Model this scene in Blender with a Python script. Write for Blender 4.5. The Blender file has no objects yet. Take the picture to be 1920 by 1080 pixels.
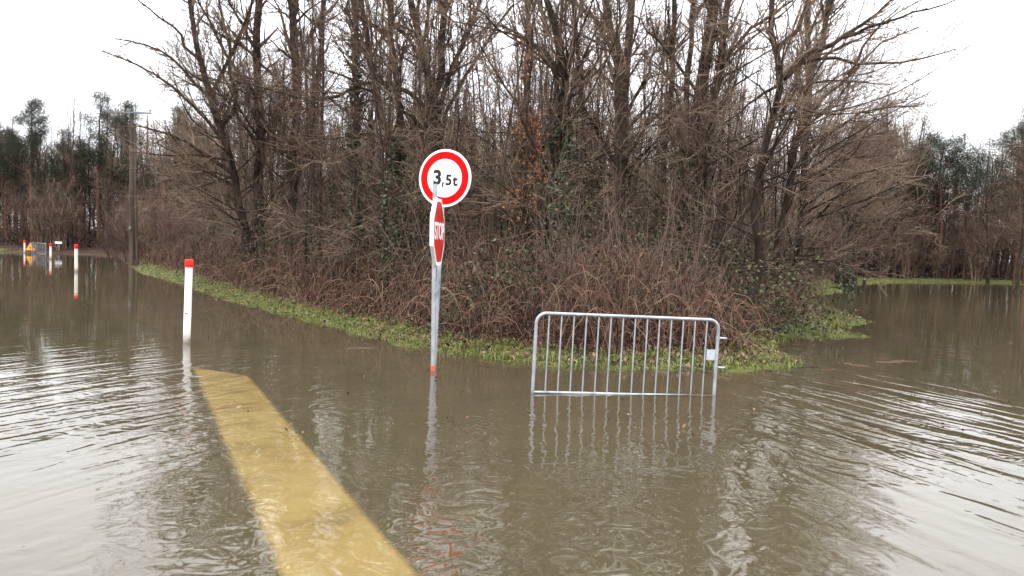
import bpy, math, random
import numpy as np
from mathutils import Matrix, Vector

# ------------------------------------------------------------------ camera
FPX, W, H = 1450.0, 1920.0, 1080.0
PITCH, ROLL, CAMZ = math.radians(3.28), math.radians(2.1), 1.6
SC = bpy.context.scene
COL = SC.collection
fw = Vector((0, math.cos(PITCH), -math.sin(PITCH)))
up0 = Vector((0, math.sin(PITCH), math.cos(PITCH)))
rt = Vector((1, 0, 0)) * math.cos(ROLL) + up0 * math.sin(ROLL)
up = up0 * math.cos(ROLL) - Vector((1, 0, 0)) * math.sin(ROLL)
cd = bpy.data.cameras.new('camera')
cam = bpy.data.objects.new('camera', cd); COL.objects.link(cam)
cam.matrix_world = Matrix(((rt.x, up.x, -fw.x, 0), (rt.y, up.y, -fw.y, 0), (rt.z, up.z, -fw.z, CAMZ), (0, 0, 0, 1)))
cd.sensor_width = 36.0; cd.lens = FPX / W * 36.0
cd.clip_start = 0.05; cd.clip_end = 3000
SC.camera = cam

# ------------------------------------------------------------------ sky, sun, exposure
world = bpy.data.worlds.new('World'); SC.world = world; world.use_nodes = True
nt = world.node_tree; nt.nodes.clear()
SUN_EL, SUN_ROT = math.radians(38), math.radians(200)
sky = nt.nodes.new('ShaderNodeTexSky'); sky.sky_type = 'NISHITA'; sky.sun_disc = False
sky.sun_elevation = SUN_EL; sky.sun_rotation = SUN_ROT; sky.dust_density = 4.0; sky.air_density = 1.0
hs = nt.nodes.new('ShaderNodeHueSaturation'); hs.inputs['Saturation'].default_value = 0.06
mx = nt.nodes.new('ShaderNodeMix'); mx.data_type = 'RGBA'; mx.inputs[0].default_value = 0.8
# white cloud deck, brighter towards the zenith as any overcast sky is
tcw = nt.nodes.new('ShaderNodeTexCoord'); spw = nt.nodes.new('ShaderNodeSeparateXYZ'); nt.links.new(tcw.outputs['Generated'], spw.inputs[0])
mrw = nt.nodes.new('ShaderNodeMapRange'); nt.links.new(spw.outputs[2], mrw.inputs[0]); mrw.inputs[3].default_value = 19.0; mrw.inputs[4].default_value = 58.0
tint = nt.nodes.new('ShaderNodeVectorMath'); tint.operation = 'SCALE'; tint.inputs[0].default_value = (.97, .985, 1.03); nt.links.new(mrw.outputs[0], tint.inputs['Scale'])
nt.links.new(tint.outputs[0], mx.inputs[7])
bg = nt.nodes.new('ShaderNodeBackground'); bg.inputs['Strength'].default_value = 0.11
out = nt.nodes.new('ShaderNodeOutputWorld')
nt.links.new(sky.outputs[0], hs.inputs['Color']); nt.links.new(hs.outputs[0], mx.inputs[6])
nt.links.new(mx.outputs[2], bg.inputs['Color']); nt.links.new(bg.outputs[0], out.inputs[0])
sl = bpy.data.lights.new('sun', 'SUN'); sl.energy = 0.9; sl.angle = math.radians(30); sl.color = (1, 0.97, 0.93)
sun = bpy.data.objects.new('sun', sl); COL.objects.link(sun)
sd = Vector((math.sin(SUN_ROT) * math.cos(SUN_EL), math.cos(SUN_ROT) * math.cos(SUN_EL), math.sin(SUN_EL)))
sun.rotation_euler = sd.to_track_quat('Z', 'Y').to_euler(); sun.location = (0, -10, 30)
SC.view_settings.view_transform = 'Standard'; SC.view_settings.look = 'None'
SC.view_settings.exposure = 0.0; SC.view_settings.gamma = 1.0; SC.view_settings.use_curve_mapping = False
SC.render.engine = 'CYCLES'
SC.cycles.max_bounces = 4; SC.cycles.transparent_max_bounces = 8; SC.cycles.diffuse_bounces = 1; SC.cycles.glossy_bounces = 1
SC.cycles.debug_use_spatial_splits = True
SC.cycles.caustics_reflective = False; SC.cycles.caustics_refractive = False

# ------------------------------------------------------------------ helpers
def ray(px, py):
    return (fw + rt * ((px - W / 2) / FPX) + up * ((H / 2 - py) / FPX))
def at(px, py, Y):
    d = ray(px, py); return np.array((d.x / d.y * Y, Y, CAMZ + d.z / d.y * Y))
def gp(px, py, z=0.0):
    d = ray(px, py); t = (z - CAMZ) / d.z
    return np.array((d.x * t, d.y * t, z))

def mesh_np(name, V, F, smooth=True, mats=None, mat_idx=None):
    """V (n,3), F (m,3|4) or list of such arrays."""
    if not isinstance(F, (list, tuple)): F = [F]
    F = [f for f in F if len(f)]
    me = bpy.data.meshes.new(name)
    me.vertices.add(len(V)); me.vertices.foreach_set('co', np.ascontiguousarray(V, dtype=np.float32).ravel())
    nl = sum(f.size for f in F); nf = sum(len(f) for f in F)
    me.loops.add(nl); me.polygons.add(nf)
    me.loops.foreach_set('vertex_index', np.concatenate([f.ravel() for f in F]).astype(np.int32))
    tot = np.concatenate([np.full(len(f), f.shape[1], np.int32) for f in F])
    me.polygons.foreach_set('loop_start', np.concatenate(([0], np.cumsum(tot)[:-1])).astype(np.int32))
    me.polygons.foreach_set('loop_total', tot)
    me.polygons.foreach_set('use_smooth', np.full(nf, smooth, dtype=bool))
    for m in (mats or []): me.materials.append(m)
    if mat_idx is not None: me.polygons.foreach_set('material_index', np.asarray(mat_idx, np.int32))
    me.update(calc_edges=True)
    return me

class MB:
    """collects geometry for one mesh"""
    def __init__(s): s.V, s.Q, s.T, s.n = [], [], [], 0
    def add(s, V, Q=None, T=None):
        V = np.asarray(V, float).reshape(-1, 3)
        s.V.append(V)
        if Q is not None and len(Q): s.Q.append(np.asarray(Q, int) + s.n)
        if T is not None and len(T): s.T.append(np.asarray(T, int) + s.n)
        s.n += len(V)
    def tubes(s, P, R, sides, cap=False):
        P = np.asarray(P, float); R = np.asarray(R, float)
        if P.ndim == 2: P = P[None]; R = R[None]
        n, k, _ = P.shape
        if n == 0: return
        T = np.gradient(P, axis=1); T /= np.linalg.norm(T, axis=2, keepdims=True) + 1e-9
        D = P[:, -1] - P[:, 0]; ref = np.where((np.abs(D[:, 2:3]) > 0.8 * np.linalg.norm(D, axis=1, keepdims=True)), [[1., 0.13, 0]], [[0, 0.1, 1.]])
        ref = np.repeat(ref[:, None], k, 1)
        N = ref - (ref * T).sum(2, keepdims=True) * T; N /= np.linalg.norm(N, axis=2, keepdims=True) + 1e-9
        B = np.cross(T, N)
        a = np.arange(sides) * 2 * np.pi / sides
        V = P[:, :, None] + R[:, :, None, None] * (np.cos(a)[None, None, :, None] * N[:, :, None] + np.sin(a)[None, None, :, None] * B[:, :, None])
        base = (np.arange(n) * k * sides)[:, None, None] + (np.arange(k - 1) * sides)[None, :, None]
        j = np.arange(sides)[None, None]; j2 = (j + 1) % sides
        Q = np.stack((base + j, base + j2, base + sides + j2, base + sides + j), -1).reshape(-1, 4)
        s.add(V, Q)
        if cap:
            for i in range(n):
                for kk in (0, k - 1):
                    c = P[i, kk]; vs = V[i, kk]
                    s.add(np.vstack((vs, c)), T=[(q, (q + 1) % sides, sides) for q in range(sides)])
    def tube(s, pts, r, sides=10, cap=True):
        pts = np.asarray(pts, float); s.tubes(pts, np.full(len(pts), r) if np.isscalar(r) else np.asarray(r), sides, cap)
    def box(s, c, size, M=None):
        c = np.asarray(c, float); h = np.asarray(size, float) / 2
        v = np.array([[x, y, z] for x in (-1, 1) for y in (-1, 1) for z in (-1, 1)], float) * h
        if M is not None: v = v @ np.asarray(M).T
        s.add(v + c, [(0, 1, 3, 2), (4, 6, 7, 5), (0, 4, 5, 1), (2, 3, 7, 6), (0, 2, 6, 4), (1, 5, 7, 3)])
    def leaves(s, P, size, rng, aspect=0.6, up=0.0, droop=None):
        """one kite shaped leaf (folded along its rib) per point"""
        n = len(P)
        if n == 0: return
        d = rng.normal(size=(n, 3)); 
        if droop is not None: d += np.asarray(droop)
        d /= np.linalg.norm(d, axis=1, keepdims=True)
        u = rng.normal(size=(n, 3)) + np.array([0, 0, up]); u -= (u * d).sum(1, keepdims=True) * d
        u /= np.linalg.norm(u, axis=1, keepdims=True) + 1e-9
        w = np.cross(d, u)
        L = (np.asarray(size) * rng.uniform(0.6, 1.3, n))[:, None]
        V = np.stack((P, P + d * L * .5 + w * L * aspect * .5 + u * L * .10, P + d * L, P + d * L * .5 - w * L * aspect * .5 + u * L * .10), 1)
        b = np.arange(n)[:, None] * 4
        s.add(V.reshape(-1, 3), T=np.concatenate((b + [[0, 1, 2]], b + [[0, 2, 3]])))
    def mesh(s, name, mat, smooth=True):
        V = np.concatenate(s.V)
        F = []
        if s.Q: F.append(np.concatenate(s.Q))
        if s.T: F.append(np.concatenate(s.T))
        return mesh_np(name, V, F, smooth, [mat] if not isinstance(mat, list) else mat)
    def build(s, name, mat, parent=None, smooth=True):
        return link(name, s.mesh(name, mat, smooth), parent)

def link(name, me, parent=None):
    o = bpy.data.objects.new(name, me); COL.objects.link(o)
    if parent is not None: o.parent = parent
    return o
def tag(o, label=None, cat=None, group=None, kind=None):
    for k, v in (('label', label), ('category', cat), ('group', group), ('kind', kind)):
        if v: o[k] = v
    return o
def empty(name, loc=(0, 0, 0), rz=0.0, scale=1.0):
    o = bpy.data.objects.new(name, None); COL.objects.link(o)
    o.location = loc; o.rotation_euler = (0, 0, rz); o.scale = (scale,) * 3; o.empty_display_size = 0.2
    return o

# ------------------------------------------------------------------ materials
def new_mat(name):
    m = bpy.data.materials.new(name); m.use_nodes = True
    nt = m.node_tree; b = nt.nodes['Principled BSDF']
    return m, nt, b
def nd(nt, t, **kw):
    n = nt.nodes.new(t)
    for k, v in kw.items():
        if hasattr(n, k) and not k[0].isupper(): setattr(n, k, v)
        else: n.inputs[k.replace('_', ' ')].default_value = v
    return n
def ramp(nt, src, stops):
    r = nt.nodes.new('ShaderNodeValToRGB'); e = r.color_ramp.elements
    while len(e) > len(stops): e.remove(e[-1])
    while len(e) < len(stops): e.new(0.5)
    for x, (p, c) in zip(e, stops): x.position = p; x.color = (*c, 1)
    nt.links.new(src, r.inputs[0]); return r.outputs[0]
def mat_noise(name, cols, scale=8.0, rough=0.85, detail=4.0, stretch=(1, 1, 1), bump=0.0, island=0.0, objrand=0.0, bscale=None, spec=0.25, metallic=0.0):
    """noise ramp + per-leaf (island) and per-object variation"""
    m, nt, b = new_mat(name)
    tc = nd(nt, 'ShaderNodeTexCoord'); mp = nd(nt, 'ShaderNodeMapping'); mp.inputs['Scale'].default_value = stretch
    nt.links.new(tc.outputs['Object'], mp.inputs[0])
    no = nd(nt, 'ShaderNodeTexNoise', Scale=scale, Detail=detail); nt.links.new(mp.outputs[0], no.inputs['Vector'])
    src = no.outputs[0]
    g = nd(nt, 'ShaderNodeNewGeometry'); oi = nd(nt, 'ShaderNodeObjectInfo')
    for amt, sock in ((island, g.outputs['Random Per Island']), (objrand, oi.outputs['Random'])):
        if amt:
            a = nd(nt, 'ShaderNodeMath', operation='SUBTRACT'); nt.links.new(sock, a.inputs[0]); a.inputs[1].default_value = 0.5
            c = nd(nt, 'ShaderNodeMath', operation='MULTIPLY_ADD'); nt.links.new(a.outputs[0], c.inputs[0]); c.inputs[1].default_value = amt
            nt.links.new(src, c.inputs[2]); src = c.outputs[0]
    n = len(cols)
    col = ramp(nt, src, [(0.25 + 0.5 * i / max(1, n - 1), c) for i, c in enumerate(cols)])
    nt.links.new(col, b.inputs['Base Color'])
    b.inputs['Roughness'].default_value = rough; b.inputs['Specular IOR Level'].default_value = spec; b.inputs['Metallic'].default_value = metallic
    if bump:
        bn = nd(nt, 'ShaderNodeTexNoise', Scale=bscale or scale * 3, Detail=5.0); nt.links.new(mp.outputs[0], bn.inputs['Vector'])
        bp = nd(nt, 'ShaderNodeBump', Strength=bump, Distance=0.02); nt.links.new(bn.outputs[0], bp.inputs['Height'])
        nt.links.new(bp.outputs[0], b.inputs['Normal'])
    return m

M = {}
M['bark'] = mat_noise('bark', [(.006, .0035, .0026), (.018, .0108, .0075), (.040, .0255, .0175), (.062, .048, .031)], 7, .95, 6, (1, 1, .35), .8, objrand=.25)
M['bark_moss'] = mat_noise('bark_moss', [(.006, .0042, .0034), (.016, .0118, .0088), (.028, .0235, .0135), (.052, .052, .022)], 4, .95, 6, (1, 1, .5), .8)
M['twig'] = mat_noise('twig', [(.032, .018, .012), (.106, .067, .044), (.225, .160, .112)], 2.0, .9, 3, island=.5, objrand=.35)
M['twig_red'] = mat_noise('twig_red', [(.040, .022, .017), (.090, .053, .041), (.15, .098, .077)], 2.0, .9, 3, island=.5, objrand=.3)
M['bramble'] = mat_noise('bramble', [(.014, .0065, .0045), (.062, .027, .017), (.130, .064, .041), (.19, .12, .08)], 3.0, .85, 3, island=.7)
M['leaf_green'] = mat_noise('leaf_green', [(.014, .016, .007), (.030, .036, .014), (.055, .063, .027), (.085, .092, .046)], 3.0, .7, 3, island=.9, spec=.2)
M['ivy'] = mat_noise('ivy', [(.012, .024, .010), (.030, .056, .021), (.066, .098, .042)], 4.0, .45, 3, island=.8, spec=.45)
M['leaf_dead'] = mat_noise('leaf_dead', [(.028, .014, .010), (.080, .036, .023), (.15, .072, .046), (.20, .135, .09)], 3.0, .8, 3, island=.9)
M['leaf_orange'] = mat_noise('leaf_orange', [(.24, .075, .028), (.38, .125, .045), (.46, .19, .08)], 3.0, .7, 3, island=.8)
M['needle'] = mat_noise('needle', [(.014, .020, .011), (.034, .043, .025), (.072, .083, .053)], 1.2, .7, 3, island=.5, objrand=.3)
M['bark_pine'] = mat_noise('bark_pine', [(.045, .026, .019), (.11, .055, .036), (.15, .085, .058)], 6, .95, 5, (1, 1, .4), .8)
M['grass'] = mat_noise('grass', [(.045, .062, .014), (.095, .130, .023), (.165, .20, .042), (.21, .19, .075)], 1.6, .6, 3, island=.8)
M['wood_old'] = mat_noise('wood_old', [(.032, .023, .017), (.068, .050, .038), (.115, .088, .068)], 5, .9, 5, (1, 1, .1), .5)
M['galva'] = mat_noise('galvanised_steel', [(.13, .135, .145), (.26, .275, .30), (.34, .355, .385), (.42, .435, .465)], 9, .42, 8, (1, 1, .6), .1, metallic=.55, spec=.5)
M['white_paint'] = mat_noise('white_paint', [(.66, .64, .60), (.78, .77, .75), (.84, .83, .82)], 5, .5, 5, (1, 1, .35), .05)
M['cream_paint'] = mat_noise('cream_paint', [(.60, .55, .47), (.74, .70, .62), (.80, .77, .71)], 6, .5, 5, (1, 1, .3), .05)
M['red_paint'] = mat_noise('red_paint', [(.46, .006, .004), (.55, .012, .008), (.60, .025, .015)], 6, .5, 4, spec=.15)
M['red_sheet'] = mat_noise('red_reflective_sheet', [(.56, .002, .002), (.62, .003, .003), (.66, .005, .004)], 3, .6, 4, spec=.08)
M['stop_red'] = mat_noise('stop_red_sheet', [(.34, .014, .009), (.42, .020, .013), (.48, .03, .02)], 3, .5, 4, spec=.15)
M['white_sheet'] = mat_noise('white_reflective_sheet', [(.78, .79, .82), (.82, .83, .86), (.86, .87, .90)], 3, .4, 4, spec=.4)
M['plate_alu'] = mat_noise('plate_aluminium', [(.28, .31, .36), (.38, .42, .47), (.48, .51, .56)], 30, .5, 4)
M['black'] = mat_noise('black_print', [(.008, .008, .009), (.014, .014, .015)], 5, .5)
M['yellow_sign'] = mat_noise('yellow_sign', [(.75, .33, .02), (.85, .42, .03)], 5, .5)
M['tape'] = mat_noise('orange_tape', [(.62, .07, .02), (.75, .12, .04)], 12, .5)
M['grey_plate'] = mat_noise('grey_plate', [(.09, .095, .105), (.16, .17, .185), (.22, .23, .25)], 5, .6)
M['yellow_paint'] = mat_noise('worn_yellow_paint', [(.40, .29, .12), (.60, .43, .15), (.70, .52, .20), (.78, .62, .29)], 2.6, .9, 9, bump=.3, bscale=20)

def tide_mark(m, z0=.28, col=(.16, .13, .085)):
    nt = m.node_tree; b = nt.nodes['Principled BSDF']; src = b.inputs['Base Color'].links[0].from_socket
    tc = nd(nt, 'ShaderNodeTexCoord'); sp = nd(nt, 'ShaderNodeSeparateXYZ'); nt.links.new(tc.outputs['Object'], sp.inputs[0])
    n = nd(nt, 'ShaderNodeTexNoise', Scale=18.0, Detail=5.0); nt.links.new(tc.outputs['Object'], n.inputs['Vector'])
    ma = nd(nt, 'ShaderNodeMath', operation='MULTIPLY_ADD'); nt.links.new(n.outputs[0], ma.inputs[0]); ma.inputs[1].default_value = -.20; nt.links.new(sp.outputs[2], ma.inputs[2])
    mr = nd(nt, 'ShaderNodeMapRange'); mr.inputs[1].default_value = z0 - .09; mr.inputs[2].default_value = z0 + .10; mr.inputs[3].default_value = .85; mr.inputs[4].default_value = 0; nt.links.new(ma.outputs[0], mr.inputs[0])
    mi = nd(nt, 'ShaderNodeMix', data_type='RGBA'); nt.links.new(mr.outputs[0], mi.inputs[0]); nt.links.new(src, mi.inputs[6]); mi.inputs[7].default_value = (*col, 1); nt.links.new(mi.outputs[2], b.inputs['Base Color'])
for k_ in ('white_paint', 'cream_paint'): tide_mark(M[k_])
def silt_edges(m):
    nt = m.node_tree; b = nt.nodes['Principled BSDF']; src = b.inputs['Base Color'].links[0].from_socket
    a = nd(nt, 'ShaderNodeAttribute', attribute_name='cover'); n = nd(nt, 'ShaderNodeTexNoise', Scale=5.0, Detail=4.0)
    tc = nd(nt, 'ShaderNodeTexCoord'); nt.links.new(tc.outputs['Object'], n.inputs['Vector'])
    ma = nd(nt, 'ShaderNodeMath', operation='MULTIPLY_ADD'); nt.links.new(n.outputs[0], ma.inputs[0]); ma.inputs[1].default_value = .7; ma.inputs[2].default_value = -.35
    ad = nd(nt, 'ShaderNodeMath', operation='ADD'); nt.links.new(a.outputs['Fac'], ad.inputs[0]); nt.links.new(ma.outputs[0], ad.inputs[1])
    mr = nd(nt, 'ShaderNodeMapRange'); mr.inputs[1].default_value = .25; mr.inputs[2].default_value = .95; nt.links.new(ad.outputs[0], mr.inputs[0])
    mi = nd(nt, 'ShaderNodeMix', data_type='RGBA'); nt.links.new(mr.outputs[0], mi.inputs[0]); mi.inputs[6].default_value = (.125, .098, .052, 1); nt.links.new(src, mi.inputs[7]); nt.links.new(mi.outputs[2], b.inputs['Base Color'])
silt_edges(M['yellow_paint'])
def ground_mat():
    m, nt, b = new_mat('bank_soil_and_moss')
    tc = nd(nt, 'ShaderNodeTexCoord')
    n1 = nd(nt, 'ShaderNodeTexNoise', Scale=1.3, Detail=6.0); n2 = nd(nt, 'ShaderNodeTexNoise', Scale=14.0, Detail=4.0)
    for n in (n1, n2): nt.links.new(tc.outputs['Object'], n.inputs['Vector'])
    moss = ramp(nt, n2.outputs[0], [(.3, (.035, .028, .014)), (.5, (.065, .074, .018)), (.7, (.10, .102, .028))])
    soil = ramp(nt, n2.outputs[0], [(.3, (.016, .010, .007)), (.5, (.042, .024, .016)), (.7, (.07, .042, .028))])
    silt = ramp(nt, n1.outputs[0], [(.3, (.075, .061, .036)), (.7, (.11, .092, .056))])
    at_ = nd(nt, 'ShaderNodeAttribute', attribute_name='cover'); sp = nd(nt, 'ShaderNodeSeparateColor'); nt.links.new(at_.outputs['Color'], sp.inputs[0])
    ad = nd(nt, 'ShaderNodeMath', operation='ADD'); nt.links.new(sp.outputs[0], ad.inputs[0])
    sb = nd(nt, 'ShaderNodeMath', operation='MULTIPLY_ADD'); nt.links.new(n1.outputs[0], sb.inputs[0]); sb.inputs[1].default_value = .8; sb.inputs[2].default_value = -.4
    nt.links.new(sb.outputs[0], ad.inputs[1])
    st = nd(nt, 'ShaderNodeMapRange'); st.inputs[1].default_value = .35; st.inputs[2].default_value = .6; nt.links.new(ad.outputs[0], st.inputs[0])
    m1 = nd(nt, 'ShaderNodeMix', data_type='RGBA'); nt.links.new(st.outputs[0], m1.inputs[0]); nt.links.new(soil, m1.inputs[6]); nt.links.new(moss, m1.inputs[7])
    m2 = nd(nt, 'ShaderNodeMix', data_type='RGBA'); nt.links.new(sp.outputs[1], m2.inputs[0]); nt.links.new(m1.outputs[2], m2.inputs[6]); nt.links.new(silt, m2.inputs[7])
    nt.links.new(m2.outputs[2], b.inputs['Base Color']); b.inputs['Roughness'].default_value = .95; b.inputs['Specular IOR Level'].default_value = .1
    bp = nd(nt, 'ShaderNodeBump', Strength=.7, Distance=.03); nt.links.new(n2.outputs[0], bp.inputs['Height']); nt.links.new(bp.outputs[0], b.inputs['Normal'])
    return m
M['ground'] = ground_mat()

def water_mat():
    m, nt, b = new_mat('muddy_flood_water'); nt.nodes.remove(b); o = nt.nodes['Material Output']
    L = nt.links.new
    g = nd(nt, 'ShaderNodeNewGeometry')
    def vm(op, a, bv):
        n = nd(nt, 'ShaderNodeVectorMath', operation=op); L(a, n.inputs[0]); n.inputs[1].default_value = bv; return n
    def mapped(rot, sc):
        mp = nd(nt, 'ShaderNodeMapping'); mp.inputs['Rotation'].default_value = (0, 0, math.radians(rot)); mp.vector_type = 'TEXTURE'; mp.inputs['Scale'].default_value = (1 / sc[0], 1 / sc[1], 1); L(g.outputs['Position'], mp.inputs[0]); return mp.outputs[0]
    def noise(vec, scale, detail=2.0, dist=0.0):
        n = nd(nt, 'ShaderNodeTexNoise', Scale=scale, Detail=detail, Distortion=dist); L(vec, n.inputs['Vector']); return n.outputs[0]
    def mul(a, bv):
        n = nd(nt, 'ShaderNodeMath', operation='MULTIPLY'); L(a, n.inputs[0])
        if isinstance(bv, (int, float)): n.inputs[1].default_value = bv
        else: L(bv, n.inputs[1])
        return n.outputs[0]
    def add(a, bv):
        n = nd(nt, 'ShaderNodeMath', operation='ADD'); L(a, n.inputs[0]); L(bv, n.inputs[1]); return n.outputs[0]
    def mr(a, x0, x1, y0=0., y1=1.):
        n = nd(nt, 'ShaderNodeMapRange', interpolation_type='SMOOTHSTEP')
        for i, v in enumerate((x0, x1, y0, y1)): n.inputs[i + 1].default_value = v
        L(a, n.inputs[0]); return n.outputs[0]
    sep = nd(nt, 'ShaderNodeSeparateXYZ'); L(g.outputs['Position'], sep.inputs[0])
    # ripples die out towards the sheltered bank and the far water
    dist = vm('LENGTH', g.outputs['Position'], (0, 0, 0)).outputs['Value']
    patch = noise(g.outputs['Position'], 0.35, 2.0)
    near = mul(mr(dist, 4.5, 13.5, 1.0, 0.07), mr(patch, .34, .60, .30, 1.3))
    left = mr(sep.outputs[0], -3.2, -1.2, 1., 0.); right = mr(sep.outputs[0], .8, 3.0, 0., 1.)
    a = mul(noise(mapped(62, (.45, 2.4)), 2.0, 1.0, .7), left)
    c = mul(noise(mapped(-66, (.45, 2.2)), 1.7, 1.0, .9), right)
    e = noise(g.outputs['Position'], 4.2, 1.0, 1.6)
    f = noise(mapped(8, (.8, 1.5)), 16., 2.0, .5)
    h = add(add(mul(a, .021), mul(c, .040)), add(mul(e, .0066), mul(f, .0005)))
    h = mul(h, near)
    bp = nd(nt, 'ShaderNodeBump', Strength=1.0, Distance=1.0); L(h, bp.inputs['Height'])
    fr = nd(nt, 'ShaderNodeFresnel', IOR=1.44); L(bp.outputs[0], fr.inputs['Normal'])
    gl = nd(nt, 'ShaderNodeBsdfGlossy', Roughness=.0); gl.inputs['Color'].default_value = (1, 1, 1, 1); L(bp.outputs[0], gl.inputs['Normal'])
    df = nd(nt, 'ShaderNodeBsdfDiffuse'); df.inputs['Color'].default_value = (.104, .086, .050, 1)
    tr = nd(nt, 'ShaderNodeBsdfTransparent'); tr.inputs['Color'].default_value = (.98, .95, .85, 1)
    m1 = nd(nt, 'ShaderNodeMixShader'); m1.inputs[0].default_value = .34; L(tr.outputs[0], m1.inputs[1]); L(df.outputs[0], m1.inputs[2])
    m2 = nd(nt, 'ShaderNodeMixShader'); L(fr.outputs[0], m2.inputs[0]); L(m1.outputs[0], m2.inputs[1]); L(gl.outputs[0], m2.inputs[2])
    L(m2.outputs[0], o.inputs[0])
    return m
M['water'] = water_mat()

# ------------------------------------------------------------------ land outline (water line at z = 0)
front_px = [(246, 498), (262, 511), (330, 530), (440, 566), (560, 597), (640, 617), (730, 641), (810, 657), (900, 671), (1000, 682),
            (1150, 692), (1300, 694), (1400, 692), (1470, 688), (1512, 682), (1470, 668), (1440, 655), (1480, 634), (1560, 632), (1632, 632), (1560, 618),
            (1630, 604), (1590, 588), (1540, 570), (1505, 556), (1586, 546), (1530, 541), (1590, 534), (1690, 529), (1800, 530), (1920, 532)]
poly = [gp(*p)[:2] for p in front_px]
poly += [np.array(p) for p in ((60., 62.), (420., 70.), (420., 420.), (-420., 420.), (-420., 60.), (-70., 50.))]
poly += [gp(*p)[:2] for p in ((-60, 470), (40, 473), (120, 475), (190, 478), (225, 485))]
poly = np.array(poly)
def land_s(x, y):
    """signed distance to the water line, positive on land"""
    p = np.stack((np.asarray(x, float), np.asarray(y, float)), -1); sh = p.shape[:-1]; p = p.reshape(-1, 2)
    d = np.full(len(p), 1e9); ins = np.zeros(len(p), bool)
    for a, b in zip(poly, np.roll(poly, -1, 0)):
        ab = b - a; ap = p - a
        t = np.clip((ap @ ab) / (ab @ ab), 0, 1)
        d = np.minimum(d, np.linalg.norm(ap - t[:, None] * ab, axis=1))
        c = ((a[1] > p[:, 1]) != (b[1] > p[:, 1])) & (p[:, 0] < (b[0] - a[0]) * (p[:, 1] - a[1]) / (b[1] - a[1] + 1e-12) + a[0])
        ins ^= c
    return np.where(ins, d, -d).reshape(sh)
def vnoise(x, y, f, seed=0):
    r = np.random.default_rng(seed); out = 0
    for i in range(6):
        th = r.uniform(0, 2 * np.pi); ff = f * r.uniform(.6, 1.7)
        out = out + np.sin((x * np.cos(th) + y * np.sin(th)) * ff * 2 * np.pi + r.uniform(0, 7))
    return out / 6
def height(x, y, s=None):
    s = land_s(x, y) if s is None else s
    s = s + .30 * vnoise(x, y, .8, 1) + .16 * vnoise(x, y, 2.7, 2)
    z = np.where(s > 0, .24 * (1 - np.exp(-np.maximum(s, 0) / 1.1)) + .006 * np.minimum(np.maximum(s, 0), 30), -.27 * (1 - np.exp(np.minimum(s, 0) / .9)))
    return z + np.where(s > .6, .05 * vnoise(x, y, .5, 3), 0)

def build_ground():
    xs = np.concatenate((-np.geomspace(420, 36, 24), np.arange(-35, -12, .4), np.arange(-12, 10, .14), np.arange(10, 40, .4), np.geomspace(41, 420, 24)))
    ys = np.concatenate((np.linspace(-60, 2, 16), np.arange(2.5, 7.5, .4), np.arange(7.5, 22, .14), np.arange(22, 64, .4), np.geomspace(65, 420, 24)))
    X, Y = np.meshgrid(xs, ys); s = land_s(X, Y); Z = height(X, Y, s)
    n, k = X.shape; i = np.arange((n - 1) * k).reshape(n - 1, k)[:, :-1].ravel()
    me = mesh_np('ground', np.stack((X, Y, Z), -1).reshape(-1, 3), np.stack((i, i + 1, i + k + 1, i + k), -1), True, [M['ground']])
    at_ = me.attributes.new('cover', 'FLOAT_COLOR', 'POINT')
    moss = (np.clip((1.35 - s) / .7, 0, 1) + ((X > 9) & (s < 1.6))) * (1 - .9 * ((Y > 33) & (X < -16) & (X > -31))); silt = np.clip((.02 - Z) / .06, 0, 1)
    at_.data.foreach_set('color', np.stack((np.clip(moss, 0, 1), silt, silt * 0, silt * 0 + 1), -1).astype(np.float32).ravel())
    tag(link('ground', me), kind='structure')
build_ground()
def build_water():
    w = 900.
    me = mesh_np('water', np.array([(-w, -w, 0), (w, -w, 0), (w, w, 0), (-w, w, 0)], float), np.array([[0, 1, 2, 3]]), False, [M['water']])
    tag(link('water', me), kind='structure')
build_water()

def road_marking():
    zt = -.20
    c = [gp(*p, zt)[:2] for p in ((366, 690), (462, 705), (612, 860), (783, 1090), (548, 1100), (455, 880))]
    # straighten: two long edges
    A, B, D, E = c[0], c[1], c[3], c[4]
    B2 = B; n = 40; rng = np.random.default_rng(5)
    t = np.linspace(-.004, 1.15, n)[:, None]; cols = np.array([-.22, -.11, .02, .35, .65, .98, 1.11, 1.22]); m_ = len(cols)
    l = A + (E - A) * t; r = B2 + (D - B2) * t; V = []
    for c_ in cols:
        z = zt if 0 <= c_ <= 1 else (zt - .012 if -.15 < c_ < 1.15 else -.29)
        V.append(np.c_[l + (r - l) * c_ + rng.normal(0, .004, (n, 2)), np.full(n, z)])
    V = np.stack(V, 1).reshape(-1, 3); i = (np.arange(n - 1)[:, None] * m_ + np.arange(m_ - 1)[None]).ravel()
    Q = np.stack((i, i + 1, i + m_ + 1, i + m_), -1)
    me = mesh_np('road_marking', V, Q, False, [M['yellow_paint']])
    ed = np.tile((cols > 0) & (cols < 1), n).astype(float); ed[:m_] *= .75
    at_ = me.attributes.new('cover', 'FLOAT_COLOR', 'POINT'); at_.data.foreach_set('color', np.repeat(np.stack((ed, ed, ed, ed * 0 + 1), -1), 1, 0).astype(np.float32).ravel())
    tag(link('road_marking', me), 'wide yellow painted strip showing through the shallow muddy water', kind='structure')
road_marking()

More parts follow.
